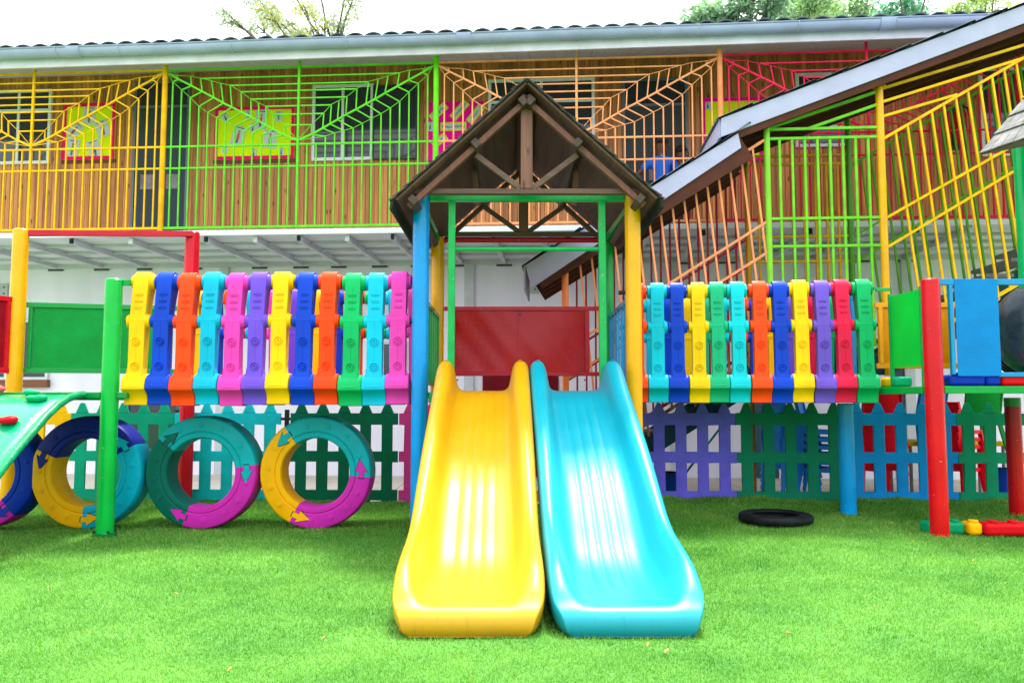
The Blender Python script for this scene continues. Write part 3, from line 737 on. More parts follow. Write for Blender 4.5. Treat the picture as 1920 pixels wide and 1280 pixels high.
xa, xb = at(847,500,YF).x, at(1129,500,YF).x; zc1 = at(960,467,YF).z
q.box(xa-.028, xa+.028, YF-.028, YF+.028, 1.15, zt0-.0255); q.box(xb-.028, xb+.028, YF-.028, YF+.028, 1.15, zt0-.0255)
q.build('front_frame', gp, tw, bevel=.004)
MB().tube([(xa+.028,YF,zc1),(xb-.028,YF,zc1)], .018, 14).build('crossbar', gp, tw, smooth=True)
for (x0, x1) in ((xl, xrl), (xr_, xrr)):
    q = MB(); q.bar((x0,YF+.07,ztop-.09),(x1,YR-.07,ztop-.09),.045,.06); q.build('side_rail', gp, tw, bevel=.004)
# side panels
for (x0, x1, c) in ((xl+.02, xrl+.01, (0,150,66)), (xr_-.03, xrr+.02, (0,128,190))):
    q = MB(); zt_, zb_ = 1.93, 1.25
    q.bar((x0,YF+.07,zt_),(x1,YR-.07,zt_),.03,.04); q.bar((x0,YF+.07,zb_),(x1,YR-.07,zb_),.03,.04)
    for i in range(0, 7):
        u = i/6; q.bar((x0+(x1-x0)*u,YF+.07+(YR-YF-.14)*u,zb_+.02),(x0+(x1-x0)*u,YF+.07+(YR-YF-.14)*u,zt_-.02),.022)
    q.build('side_railing', gloss(c), tw)
# rear red panel
YP = YR-.02; rm = painted((186,4,24), .2, .08, .3, 3, coat=.12, spec=.2)
q = MB(); zt_, zb_ = at(960,579,YP).z, at(960,701,YP).z; x0, x1 = xrl+.07, xrr-.06
q.box(x0,x1,YP-.02,YP+.02,zt_-.02,zt_+.022); q.box(x0,x1,YP-.02,YP+.02,zb_-.02,zb_+.02)
for px in (850, 971, 1101):
    x = at(px,640,YP).x; wd = .022 if px != 971 else .009; q.box(x-wd,x+wd,YP-.019,YP+.019,zb_+.0205,zt_-.0205)
q.build('rear_panel_frame', gloss((186,10,36)), tw, bevel=.004)
x0, x1 = at(852,640,YP).x, at(1098,640,YP).x
nx = 24; rows = []
for i in range(13):
    z = zb_+(zt_-zb_)*i/12; rows.append([(x0+(x1-x0)*j/nx, YP-.004+.02*math.sin(3.1*j/nx*2+1.0)*math.sin(i/12*3.0+.4)+.004*math.sin(j*1.3+i), z) for j in range(nx+1)])
MB().grid(rows).build('rear_panel', rm, tw, smooth='all')
zr = at(960,450,YR).z
MB().tube([(xrl+.06,YR,zr),(xrr-.06,YR,zr)], .028, 14).build('rear_rail', gloss((190,8,40)), tw, smooth=True)
# deck
q = MB(); q.box(xl-.0, xr_-.0, YF+.075, YR-.07, 1.12, 1.165); q.build('deck', gloss((0,140,60)), tw, bevel=.005)
q = MB(); q.box(xl+.07, xr_-.066, YF-.0, YF+.07, 1.08, 1.16); q.build('deck_edge', gp, tw, bevel=.006)
# tower roof
wd1 = woodm((142,90,72),(88,52,42),'z',knots=True,name='weathered_timber'); wdx = woodm((112,78,62),(72,48,38),'x',knots=False,name='weathered_timber_h'); ply = woodm((116,76,64),(72,46,40),'y',knots=False,name='roof_ply',rough=.7)
YG, YGR = 6.12, 8.3
ap = at(988,150,YG); el = at(741,372,YG); er = at(1234,369,YG)
def tower_roof():
    sh = painted((84,82,80), .75, .3, .6, 9)
    for side, e in ((-1, el), (1, er)):
        A = Vector((ap.x,0,ap.z)); E = Vector((e.x,0,e.z)); d = (E-A); L = d.length; d.normalize(); up = Vector((-d.z,0,d.x))
        if up.z < 0: up = -up
        def slab(o0, o1, y0, y1, a, b): 
            pa, pb = A+d*a, A+d*b
            vs = [pa+up*o0,pb+up*o0,pb+up*o1,pa+up*o1]; Y0 = Vector((0,y0,0)); Y1 = Vector((0,y1,0))
            return [v+Y0 for v in vs]+[v+Y1 for v in vs], [(0,1,2,3),(7,6,5,4),(0,4,5,1),(1,5,6,2),(2,6,7,3),(3,7,4,0)]
        r0 = MB().add(*slab(-.018, 0, YG+.01, YGR-.01, 0.0 if side<0 else .0, L)).build('roof_board', ply, tw, label='plywood underside of the %s roof slope' % ('left','right')[side>0])
        q = MB(); k = int(L/.115)
        for i in range(k+1):
            a_ = i*.115; nn = 22
            for j in range(nn):
                y0 = YG-.02+(YGR-YG+.04)*j/nn; y1 = YG-.02+(YGR-YG+.04)*(j+1)/nn-.006
                b_ = min(a_+.15+random.uniform(-.012,.012), L+.045)
                lo, hi = .002+random.uniform(0,.003), .018+random.uniform(0,.005)
                pa, pb = A+d*a_, A+d*b_
                vs = [pa+up*(.002),pb+up*(.012),pb+up*(hi+.006),pa+up*(.006)]
                Y0 = Vector((0,y0,0)); Y1 = Vector((0,y1,0))
                q.add([v+Y0 for v in vs]+[v+Y1 for v in vs],[(0,1,2,3),(7,6,5,4),(0,4,5,1),(1,5,6,2),(2,6,7,3),(3,7,4,0)])
        q.build('shingle_slope', sh, tw, label='dark weathered shingles of the %s slope' % ('left','right')[side>0])
        # turned-down eave
        q = MB(); pe = E+d*.02
        q.add([pe+Vector((0,YG,0)),pe+Vector((0,YGR,0)),pe+Vector((side*.012,YGR,-.09)),pe+Vector((side*.012,YG,-.07)),
               pe+Vector((side*.02,YG,0)),pe+Vector((side*.02,YGR,0)),pe+Vector((side*.03,YGR,-.09)),pe+Vector((side*.03,YG,-.07))],[(0,1,2,3),(7,6,5,4),(0,4,5,1),(1,5,6,2),(2,6,7,3),(3,7,4,0)])
        q.build('eave_strip', painted((52,56,54),.8,.25,.4,9), tw)
        # purlins that stick out at the gable
        for f in (.085, .45, .93):
            c = A+d*(L*f)-up*.085
            o = MB(); o.bar(c+Vector((0,YG+.05,0)), c+Vector((0,YGR-.03,0)), .06, .075, up=tuple(up)); o.build('purlin', woodm((88,64,50),(52,36,30),'y',knots=False,name='purlin_wood') if 'purl' not in MAT else MAT['purl'], tw, bevel=.008)
        # rafters
        for yy in (YG+.13, YGR-.13):
            c0 = A+d*.03-up*.088; c1 = A+d*(L*.97)-up*.088
            MB().bar(c0+Vector((0,yy,0)), c1+Vector((0,yy,0)), .045, .058, up=(0,1,0)).build('rafter', woodm((136,82,64),(88,50,40),'z',knots=False,name='rafter_wood') if 'raft' not in MAT else MAT['raft'], tw, bevel=.004)
tower_roof()
q = MB(); 
q.bar(ap+Vector((0,-.005,.0)), Vector((ap.x,YGR+.01,ap.z)), .06, .03); q.build('ridge_cap', painted((70,74,76),.6,.2,.3,6), tw, bevel=.004)
def truss(Y, yb, x0p, x1p, kpw, ybot, front):
    # king post, tie beam and struts
    cx = ap.x; pos = MB()
    zt_ = ap.z-.17; zb_ = at(980,yb,Y).z
    pos.box(cx-kpw, cx+kpw, Y-.035, Y+.035, zb_+.025, zt_); pos.build('king_post', wd1, tw, bevel=.005)
    MB().box(at(x0p,yb,Y).x, at(x1p,yb,Y).x, Y-.03, Y+.03, zb_-.018, zb_+.025).build('tie_beam', wdx, tw, bevel=.005)
    dz = (ap.z-el.z)/(ap.x-el.x)
    for s in (-1, 1):
        xs = .41; q = MB(); zt2 = ap.z-dz*xs-.17
        q.bar((cx+s*(kpw+.0),Y-.002,zb_+.03),(cx+s*xs,Y-.002,zt2),.045,.04,up=(0,1,0)); q.build('strut', wdx, tw, bevel=.003)
truss(YG+.19, 361, 776, 1200, .048, 0, True)
truss(YR+.04, 440, 812, 1124, .048, 0, False)
for s in (-1,1):
    dz = (ap.z-el.z)/(ap.x-el.x); x = ap.x+s*.42
    MB().bar((x,YG+.75,at(980,361,YG+.2).z+.03),(x+s*.03,YG+.75,ap.z-dz*.42-.12),.05,.05,up=(0,1,0)).build('inner_stud', wd1, tw, bevel=.004)
    MB().bar((xl if s<0 else xr_,YF-.02,ztop+.0),(xl if s<0 else xr_,YF-.02,at(0,361,YG+.2).z+.0),.05,.05).build('post_bracket', wd1, tw)

def flange(root, x, y, rgb):
    z = float(gh(x, y))
    f = MB().tube([(x,y,z-.01),(x,y,z+.012),(x,y,z+.016)], [.09,.09,.086], 20).build('foot_flange', gloss(rgb), root, smooth=True)
    for a in (.8,2.4,3.9,5.5):
        MB().tube([(x+.08*math.cos(a),y+.08*math.sin(a),z+.014),(x+.08*math.cos(a),y+.08*math.sin(a),z+.034)], .011, 6).build('bolt', simple('rod_steel',(60,50,52),.4,.6), f)
for px, zz_ in ((858,2.0),(1096,2.0),(858,1.32),(1096,1.32),(975,1.98),(975,1.34)):
    x = at(px,640,YP-.03).x; MB().tube([(x,YP-.021,zz_-.02),(x,YP-.03,zz_-.02)], .009, 8).build('bolt', simple('rod_steel',(60,50,52),.4,.6), tw)
# --- slides
def slide(c0, rgb, label, splay=0):
    cx = c0
    t = thing('slide', (c0, 5.0, 0), label, 'slide', 'plastic slides side by side')
    mat = painted(rgb, .37, .05, .03, 3, coat=.045, spec=.34, scuff=True)
    #       Y     z     w    H     skirt
    ST = [(6.50,1.172,.380,.02,.06),(6.495,1.174,.381,.11,.08),(6.47,1.175,.382,.19,.11),(6.43,1.176,.383,.232,.13),(6.35,1.172,.384,.245,.14),(6.24,1.152,.385,.232,.14),(6.08,1.085,.386,.205,.13),(5.9,.99,.387,.188,.13),(5.65,.865,.388,.18,.13),
          (5.4,.735,.388,.178,.13),(5.2,.62,.388,.18,.135),(5.0,.492,.388,.185,.14),(4.82,.362,.389,.195,.15),(4.66,.25,.390,.208,.16),(4.5,.178,.391,.215,.165),(4.34,.145,.393,.21,.145),(4.18,.13,.395,.19,.13),
          (4.06,.124,.395,.158,.124),(3.98,.122,.392,.115,.122),(3.92,.125,.386,.072,.125),(3.885,.128,.379,.038,.128),(3.86,.129,.371,.016,.129),(3.835,.123,.361,.005,.123),(3.812,.108,.349,.002,.108),(3.796,.086,.337,.0,.086),(3.788,.058,.326,.0,.058),(3.790,.030,.316,.0,.030),(3.802,.003,.305,.0,.003)]
    def cr(a, b, c, d, t): return .5*((2*b)+(-a+c)*t+(2*a-5*b+4*c-d)*t*t+(-a+3*b-3*c+d)*t**3)
    S2 = []
    for i in range(len(ST)-1):
        A_, B_, C_, D_ = ST[max(i-1,0)], ST[i], ST[i+1], ST[min(i+2,len(ST)-1)]
        for t_ in (0,.5): S2.append(tuple(cr(A_[k],B_[k],C_[k],D_[k],t_) for k in range(5)))
    S2.append(ST[-1])
    top = [(0,-1),(0,-.5),(0,.5),(.006,.78),(.024,.93),(.052,.995),(.082,1.0),(.108,.95),(.128,.82),(.140,.6),(.150,.35),(.160,.13),(.190,0)]
    low = [(.040,-1),(.010,-.55),(0,.45),(.005,.76),(.018,.92),(.036,.985),(.056,1.0),(.078,.95),(.098,.80),(.116,.58),(.134,.34),(.154,.13),(.190,0)]
    rows = []
    for (Y, z, w_, H, sk) in S2:
        w_ *= .957; cx = c0+(6.35-Y)*splay
        f = min(1, max(0, (6.0-Y)/1.2)); H = max(H, 0)
        half = []
        for (a_, ah), (b_, bh) in zip(top, low):
            xo = a_*(1-f)+b_*f; hh = ah*(1-f)+bh*f
            half.append((-w_+xo, hh*H if hh >= 0 else hh*sk))
        g = .0 if (Y < 4.25 or Y > 6.45) else .009
        bed = []
        gk = min(1,(w_-.19)/.205)
        for gx in (-.125*gk,-.042*gk,.042*gk,.125*gk): bed += [(gx-.015*gk, 0), (gx, -g), (gx+.015*gk, 0)]
        pts = half+bed+[(-x, h) for x, h in reversed(half)]
        tp = [(cx+x, Y, max(z+h, .003)) for x, h in pts]
        xlim = w_-.05
        bt = [(cx+max(-xlim,min(xlim,x)), Y+.002, max(min(z-sk-.002, z+h-.002), .001)) for x, h in pts]
        rows.append(tp+bt[::-1])
    q = MB(); q.grid(rows, closed=True); m = len(rows[0])//2
    for o_ in (0, (len(rows)-1)*2*m):
        for k in range(m-1): q.f.append((o_+k, o_+k+1, o_+2*m-2-k, o_+2*m-1-k))
    q.build('chute', mat, t, smooth='all', subsurf=1)
    # seam bolts on the rim
    cx = c0
    for s in (-1,1):
        MB().tube([(cx+s*.295,6.33,1.415),(cx+s*.295,6.33,1.419)], .014, 12).build('rim_bolt', painted(rgb,.3,.1,.1,3), t, smooth=True)
slide(-.230, SLY, 'glossy yellow plastic slide on the left', .008); slide(.503, SLC, 'glossy turquoise plastic slide on the right', .022)

# --- bridges made of plastic planks
ZB = 2.085
def plank_mesh(rgb, pitch, rear):
    """ local: x along the bridge (centre 0), y outward = negative for the near side """
    key = ('plank', rgb, pitch, rear)
    if key in MAT: return MAT[key]
    s = 1 if not rear else -1
    bw = .062
    q = MB()
    def Yp(y): return y*s
    # upright body: closed side profile extruded in x
    front = [(.02,ZB+.083),(-.03,ZB+.083),(-.062,ZB+.06),(-.080,ZB+.02),(-.088,ZB-.05),(-.105,ZB-.18),(-.122,ZB-.30),(-.128,ZB-.36),(-.128,ZB-.70),(-.128,ZB-.80)]
    back = [(-.03,ZB-.80),(-.035,ZB-.5),(-.03,ZB-.36),(-.01,ZB-.26),(.03,ZB-.12),(.062,ZB-.04),(.07,ZB+.02),(.055,ZB+.06)]
    q.prism([(Yp(a),b) for a, b in front+back], 'x', -bw, bw)
    me1 = q
    return me1
def bridge(x_start, pitch, n, cols, yf0, yf1, width, zoff, label, cat='bridge', xrod=(0,0)):
    root = thing('plank_bridge', (x_start, yf0, 0), label, cat, 'plastic plank bridges beside the tower', local=True)
    ang = math.atan2(yf1-yf0, pitch*(n-1)); root.rotation_euler = (0,0,ang); root.location = (x_start, yf0, zoff)
    for i, cn in enumerate(cols):
        rgb = tuple(min(255,max(0,int(c_*random.uniform(.955,1.03)+random.uniform(0,5)))) for c_ in P[cn]); m = plastic(rgb); x = i*pitch; hp = pitch/2-.0015
        # deck + lips as the plank itself
        q = MB()
        lip = [(-.05,ZB-.775),(-.095,ZB-.772),(-.135,ZB-.782),(-.160,ZB-.81),(-.172,ZB-.85),(-.176,ZB-.895),(-.150,ZB-.915),(-.118,ZB-.945),(-.108,ZB-.985),(-.112,ZB-1.025),(.02,ZB-1.025),(.02,ZB-.90)]
        W2 = width
        prof = lip+[(W2-.02,ZB-.90),(W2-.02,ZB-1.025),(W2+.112,ZB-1.025),(W2+.108,ZB-.985),(W2+.15,ZB-.915),(W2+.176,ZB-.895),(W2+.172,ZB-.835),(W2+.15,ZB-.79),(W2+.105,ZB-.768),(W2+.05,ZB-.765),(W2-.01,ZB-.83),(.01,ZB-.83)]
        q.prism(prof, 'x', x-hp, x+hp)
        pl = q.build('bridge_plank', m, root, smooth=True, bevel=.007, label=cn+' bridge plank')
        pl.rotation_euler = (random.gauss(0,.0025), random.gauss(0,.0022), random.gauss(0,.0012)); pl.location.z = random.gauss(0,.0025)
        for rear in (0, 1):
            q = MB(); s = 1 if not rear else -1; y0 = 0 if not rear else width
            Yp = lambda y: y0+y*s
            bw = .0625*pitch/.195
            front = [(.02,ZB+.083),(-.03,ZB+.083),(-.062,ZB+.06),(-.080,ZB+.02),(-.090,ZB-.05),(-.107,ZB-.18),(-.124,ZB-.30),(-.130,ZB-.36),(-.130,ZB-.66),(-.137,ZB-.76),(-.158,ZB-.82),(-.178,ZB-.875)]
            back = [(-.06,ZB-.85),(-.035,ZB-.5),(-.03,ZB-.36),(-.01,ZB-.26),(.03,ZB-.12),(.062,ZB-.04),(.07,ZB+.02),(.055,ZB+.06)]
            # widening foot
            q.prism([(Yp(a),b) for a, b in front+back], 'x', x-bw, x+bw)
            # feet that flare sideways
            for sx in (-1, 1):
                f = [(x+sx*bw, ZB-.725), (x+sx*(bw+.006), ZB-.775), (x+sx*(bw+.018), ZB-.815), (x+sx*(hp-.012), ZB-.845), (x+sx*bw, ZB-.845)]
                q.prism(f, 'y', Yp(-.142), Yp(-.06))
            for zz, yy, rr in ((ZB, 0, .062), (ZB-.335, -.075, .054)):
                q.tube([(x-hp,Yp(yy),zz),(x-hp+.004,Yp(yy),zz),(x+hp-.004,Yp(yy),zz),(x+hp,Yp(yy),zz)], [rr-.006,rr,rr,rr-.006], 24)
                q.tube([(x+bw-.002,Yp(yy),zz),(x+bw+.014,Yp(yy),zz)], [rr+.010,rr+.004], 24)
            # rings and slots
            if not rear:
                for zz in (ZB-.505, ZB-.71):
                    for r1, r2 in ((.036,.029),(.020,.011)):
                        k = 20; a = []; yb = Yp(-.130) if zz > ZB-.6 else Yp(-.134)
                        ringv = []
                        for t_ in range(k):
                            an = 2*math.pi*t_/k
                            ringv.append((r1*math.cos(an), r1*math.sin(an), r2*math.cos(an), r2*math.sin(an)))
                        o = len(q.v)
                        for (cx_, cz_, ix, iz) in ringv:
                            q.v += [(x+cx_, yb+.001, zz+cz_), (x+cx_*.95, yb-.009, zz+cz_*.95), (x+ix*1.08, yb-.009, zz+iz*1.08), (x+ix, yb+.001, zz+iz)]
                        for t_ in range(k):
                            u, v = o+4*t_, o+4*((t_+1) % k)
                            for j in range(3): q.f.append((u+j, v+j, v+j+1, u+j+1))
                for j, zz in enumerate((ZB-.115, ZB-.17, ZB-.225)):
                    yy = -.090-(.05+zz-ZB-.0)*0 - (ZB-.05-zz)*.131
                    q.bar((x-.032,yy-.0025,zz-.004),(x+.032,yy-.0025,zz-.004),.010,.006)
                    q.bar((x-.034,yy-.001,zz+.007),(x+.034,yy-.001,zz+.007),.006,.004)
                q.bar((x,-.0905,ZB-.05),(x,-.1305,ZB-.36),.003,.003); q.bar((x,-.1305,ZB-.36),(x,-.1305,ZB-.66),.003,.003)
            q.build('side_rail', m, pl, smooth=True, bevel=.009 if not rear else .008)
    # rods through the barrels
    L = pitch*(n-1)
    for y0, s in ((0,1),(width,-1)):
        for zz, yy in ((ZB,0),(ZB-.335,-.075)):
            MB().tube([(-pitch/2-xrod[0],y0+yy*s,zz),(L+pitch/2+xrod[1],y0+yy*s,zz)], .02, 12).build('rod', simple('rod_steel',(60,50,52),.4,.6), root, smooth=True)
    return root
yB = 6.64
bridge(at(255,640,yB-.13).x, .1952, 12, ['yellow','blue','orange','cyan','pink','purple','yellow','blue','orange','green','cyan','pink'], yB, yB, 1.02, 0, 'rainbow plank bridge between the green post and the tower', xrod=(.02,.03))
xR0 = at(1199,640,7.28).x; xR1 = at(1633,640,7.0).x
bridge(xR0, (xR1-xR0)/11, 12, ['orange','aqua','blue','yellow','mint','aqua','orange','blue','yellow','purple','crimson','green'], 7.40, 7.13, 1.15, .02, 'rainbow plank bridge between the tower and the red posts', xrod=(.08,.02))

# --- left platform
lp = thing('left_platform', (-3.4, 7.2, 0), 'left play platform with green, yellow and red posts', 'play platform'); lp.name = 'play_platform'; OFF['play_platform'] = (-3.4,7.2,0)
xg = at(214,524,YF).x
post(lp, xg, YF, -.02, at(214,523,YF).z, (0,178,66), .068, label='bright green front post')
flange(lp, xg, YF, (0,120,60))
post(lp, at(32,600,8.0).x, 8.0, -.02, at(35,430,8.0).z, (238,170,0), .075, label='yellow rear post with a green painted foot')
post(lp, at(356,600,8.5).x, 8.5, -.02, at(361,435,8.5).z, (212,8,36), .075, label='red rear post')
q = MB(); q.bar(at(36,437,8.0),at(361,439,8.42),.06,.06); q.build('crossbar', gloss((190,6,36)), lp, bevel=.006)
q = MB(); q.bar(at(228,530,YF), at(250,530,yB), .05, .05); q.build('top_rail', gp, lp, bevel=.004)
q = MB(); zz = at(200,741,YF).z
q.box(at(-120,741,YF).x, xg-.066, YF-.03, YF+.03, zz-.026, zz+.026); q.box(xg+.066, at(236,741,YF).x+.02, YF-.03, YF+.03, zz-.024, zz+.024)
q.build('deck_beam', gloss((0,140,62)), lp, bevel=.005)
MB().box(at(-120,741,YF).x, xg-.08, YF+.035, 8.0, 1.10, 1.135).build('deck', gloss((0,140,62)), lp, bevel=.005)
def panel(root, px0, py0, px1, py1, Y0, Y1, rgb, frgb, name='side_panel', fr=.03, label=None):
    a, b = at(px0,py0,Y0), at(px1,py0,Y1); zt_, zb_ = a.z, at(px0,py1,Y0).z
    x0, y0, x1, y1 = a.x, Y0, b.x, Y1; q = MB()
    q.bar((x0,y0,zt_),(x1,y1,zt_),.04,.05); q.bar((x0,y0,zb_),(x1,y1,zb_),.04,.05)
    for u in (.06,.95): q.bar((x0+(x1-x0)*u,y0+(y1-y0)*u,zb_+.024),(x0+(x1-x0)*u,y0+(y1-y0)*u,zt_-.024),.04,.05)
    f = q.build(name, gloss(frgb), root, bevel=.004, label=label)
    MB().bar((x0+(x1-x0)*.08,y0+(y1-y0)*.08,(zt_+zb_)/2),(x0+(x1-x0)*.93,y0+(y1-y0)*.93,(zt_+zb_)/2),.006,zt_-zb_-.05).build('panel_sheet', painted(rgb,.4,.12,.3,4), f)
panel(lp, 42, 571, 335, 694, 8.05, 8.4, (0,140,58), (0,142,62), label='green metal side panel')
panel(lp, -130, 545, 25, 690, 7.3, 7.95, (150,4,24), (205,8,34), label='red metal side panel')

# --- arched climbing wall
cw = thing('climbing_wall', (-4.0, 5.9, 0), 'glossy green arched climbing sheet with red and green holds', 'climbing wall')
prof = [(6.47,1.145),(6.38,1.14),(6.25,1.115),(6.12,1.065),(5.97,.985),(5.82,.88),(5.65,.765),(5.52,.67),(5.41,.58),(5.28,.45),(5.15,.28),(5.05,.1),(5.0,0.0)]
xR_ = at(160,741,YF).x
rows = [[(xR_-.02-1.05*j/8, y, z+.002) for j in range(9)] for y, z in prof]
o = MB().grid(rows).build('sheet', painted((0,160,104),.2,.12,.3,5,coat=.5,chips=.2), cw, smooth='all')
so = o.modifiers.new('s','SOLIDIFY'); so.thickness = .006
for x in (xR_, xR_-1.09):
    MB().tube([(x,y,z) for y, z in prof], .03, 12).build('edge_tube', painted((0,150,92),.3,.2,.3,8,coat=.2,chips=.6), cw, smooth=True)
def hold(px, py, Y, rgb, sc=1):
    p = at(px, py, Y); bm = bmesh.new(); bmesh.ops.create_icosphere(bm, subdivisions=3, radius=1)
    for v in bm.verts:
        n_ = 1+.18*math.sin(v.co.x*3+px)+.12*math.sin(v.co.z*4)
        v.co = Vector((v.co.x*.068*n_, v.co.y*.05*n_, v.co.z*.042*n_))*sc
        v.co.z = max(v.co.z, -.02)
    me = bpy.data.meshes.new('climbing_hold'); bm.to_mesh(me); bm.free(); me.materials.append(plastic(rgb)); me.polygons.foreach_set('use_smooth',[True]*len(me.polygons))
    h = bpy.data.objects.new('climbing_hold', me); COL.objects.link(h); h.parent = cw; h.location = p-Vector(OFF['climbing_wall'])
hold(68,748,6.19,(0,160,98)); hold(60,737,6.32,(0,160,98),.8); hold(12,789,5.87,RED); hold(-4,731,6.4,(230,80,80)); hold(-60,800,5.8,YEL); hold(-80,860,5.5,(0,60,190))

# --- right platform
rp = thing('play_platform', (4.1, 7.1, 0), 'right play platform with glossy red posts and blue side panel', 'play platform'); OFF[rp.name] = (4.1,7.1,0)
xq = at(1753,760,YF).x
post(rp, xq, YF, -.02, at(1747,523,YF).z, (208,6,24), .072, label='tall red front post with chipped paint')
post(rp, at(1588,860,7.7).x, 7.7, -.02, 1.07, (0,150,225), .074, label='short blue post under the bridge end')
post(rp, at(1903,860,7.75).x, 7.75, -.02, 1.12, (208,6,24), .071, label='red rear post with a green top')
xp = at(1903,860,7.75).x
MB().tube([(xp,7.75,1.04),(xp,7.75,1.125)], .073, 20).build('post_collar', gloss((0,150,60)), rp, smooth=True)
xw = at(1662,735,7.0).x; zz = at(1840,731,YF).z
q = MB(); q.box(xq+.07, 5.6, YF-.03, YF+.03, zz-.028, zz+.032); q.bar((xq-.07,YF+.03,zz),(xw-.02,7.1,zz),.05,.06); q.build('deck_beam', gloss((0,150,62)), rp, bevel=.005)
MB().prism([(xw+.03,7.06),(xq,YF+.04),(5.6,YF+.04),(5.6,8.1),(xw+.03,8.1)],'z',zz-.01,zz+.02).build('deck', gloss((0,140,60)), rp)
# angled bright green panel
a0, a1 = at(1668,545,7.12), at(1733,530,6.58)
ztA, zbA = 2.03, at(1668,690,7.12).z
q = MB(); q.bar((a0.x,7.12,(ztA+zbA)/2),(a1.x,6.58,(ztA+zbA)/2),.01,ztA-zbA); q.build('side_panel', painted((0,196,62),.4,.08,.2,3), rp, label='bright green angled side panel')
q = MB(); q.bar((a0.x,7.12,zz+.032),(a0.x,7.12,ztA+.02),.03); q.build('panel_stile', gp, rp, bevel=.003)
MB().bar((a1.x-.02,6.60,zz+.032),(a1.x-.02,6.60,ztA+.02),.03).build('panel_stile', gp, rp, bevel=.003)
MB().bar((a0.x-.12,7.13,at(1650,542,7.1).z),(a0.x,7.12,at(1660,542,7.1).z),.03).build('panel_bracket', gp, rp, bevel=.003)
YQ = 6.56
q = MB(); x0 = xq+.07; zt_ = at(1850,529,YQ).z; zb_ = at(1850,702,YQ).z
q.box(x0, 5.6, YQ-.02, YQ+.02, zt_-.024, zt_+.026); xx = at(1783,600,YQ).x
q.box(xx-.016, xx+.016, YQ-.02, YQ+.019, zb_, zt_-.0245); q.box(at(1870,700,YQ).x, 5.6, YQ-.02, YQ+.02, zb_-.018, zb_+.018)
q.build('side_frame', gloss((0,140,205)), rp, bevel=.004)
MB().box(at(1789,600,YQ).x, at(1870,600,YQ).x, YQ-.026, YQ-.021, zb_-.012, zt_+.024).build('side_panel', painted((0,128,205),.4,.1,.25,3), rp, bevel=.002, label='sky blue sheet metal side panel')
panel(rp, 1640, 572, 1790, 686, 8.05, 8.05, (226,142,0), (236,158,0), label='mustard rear side panel')
panel(rp, 1555, 570, 1600, 740, 8.6, 8.05, (0,110,170), (0,124,180), label='dark blue side panel behind the bridge')
# building bricks along the deck
def brick(x0, x1, y, z, h, d, rgb, label, group, studs=True):
    t = thing('toy_brick', ((x0+x1)/2, y, z), label, 'toy brick', group)
    q = MB(); q.box(x0+.003, x1-.003, y, y+d, z, z+h); o = q.build('brick_body', plastic(rgb), t, bevel=min(.035,h*.3), smooth=True)
    o.modifiers['bevel'].segments = 4
    if studs:
        n_ = max(1, int((x1-x0)/.14)); 
        for i in range(n_):
            x = x0+(x1-x0)*(i+.5)/n_
            MB().tube([(x,y+d*.3,z+h-.002),(x,y+d*.3,z+h+.014),(x,y+d*.3,z+h+.018)], [.04,.04,.036], 16).build('stud', plastic(rgb), t, smooth=True)
gb = 'plastic bricks lying along the deck edge'
zd = zz+.034
for (a, b, c, lb) in ((1775,1845,'blue','long blue brick on the deck edge right of the red post'),(1845,1874,'blue','short blue brick on the deck edge before the red brick'),(1874,1990,'crimson','red brick on the deck edge at the right')):
    brick(at(a,720,YF+.1).x, at(b,720,YF+.1).x, YF+.06, zd, .095, .14, (225,10,20) if c=='crimson' else (0,50,180), lb, gb)
brick(at(1687,720,6.9).x, at(1722,720,6.9).x, 6.98, zd, .09, .1, (0,165,110), 'green brick on the deck under the angled panel', gb, False)
brick(at(1660,720,7.2).x, at(1676,720,7.2).x, 7.2, zd, .09, .12, P['yellow'], 'yellow brick on the deck at the bridge end', gb, False)
# brick kerb on the ground
gg = 'plastic bricks laid as a low kerb on the turf'
yk = 6.62
def kx(px): return at(px,995,yk).x
for (a, b, c, lb) in ((1740,1812,(0,150,98),'green kerb brick at the foot of the red post'),(1812,1840,(250,180,0),'yellow kerb brick between the green and red bricks'),(1840,1990,(215,6,22),'long red kerb brick at the right edge')):
    brick(kx(a), kx(b), yk-.04*(a>1800)-.03*(a>1830), .0, .105, .16, c, lb, gg)
# black tunnel drum
c = at(1962,618,6.95)
dr = thing('tunnel_tube', c, 'big black plastic tunnel tube beside the blue panel', 'tunnel tube', rz=R(-28), local=True)
q = MB(); q.tube([(0,-.30,0),(0,-.32,0),(0,-.31,0),(0,-.24,0),(0,-.1,0),(0,.1,0),(0,.9,0)], [.10,.18,.30,.39,.425,.43,.43], 48); q.build('tube_shell', painted((52,64,78),.28,.35,.5,7,coat=.3), dr, smooth=True)
for yy in (.12,.4,.7): MB().tube([(0,yy-.02,0),(0,yy+.02,0)], .445, 48).build('tube_rib', black_plastic, dr, smooth=True)
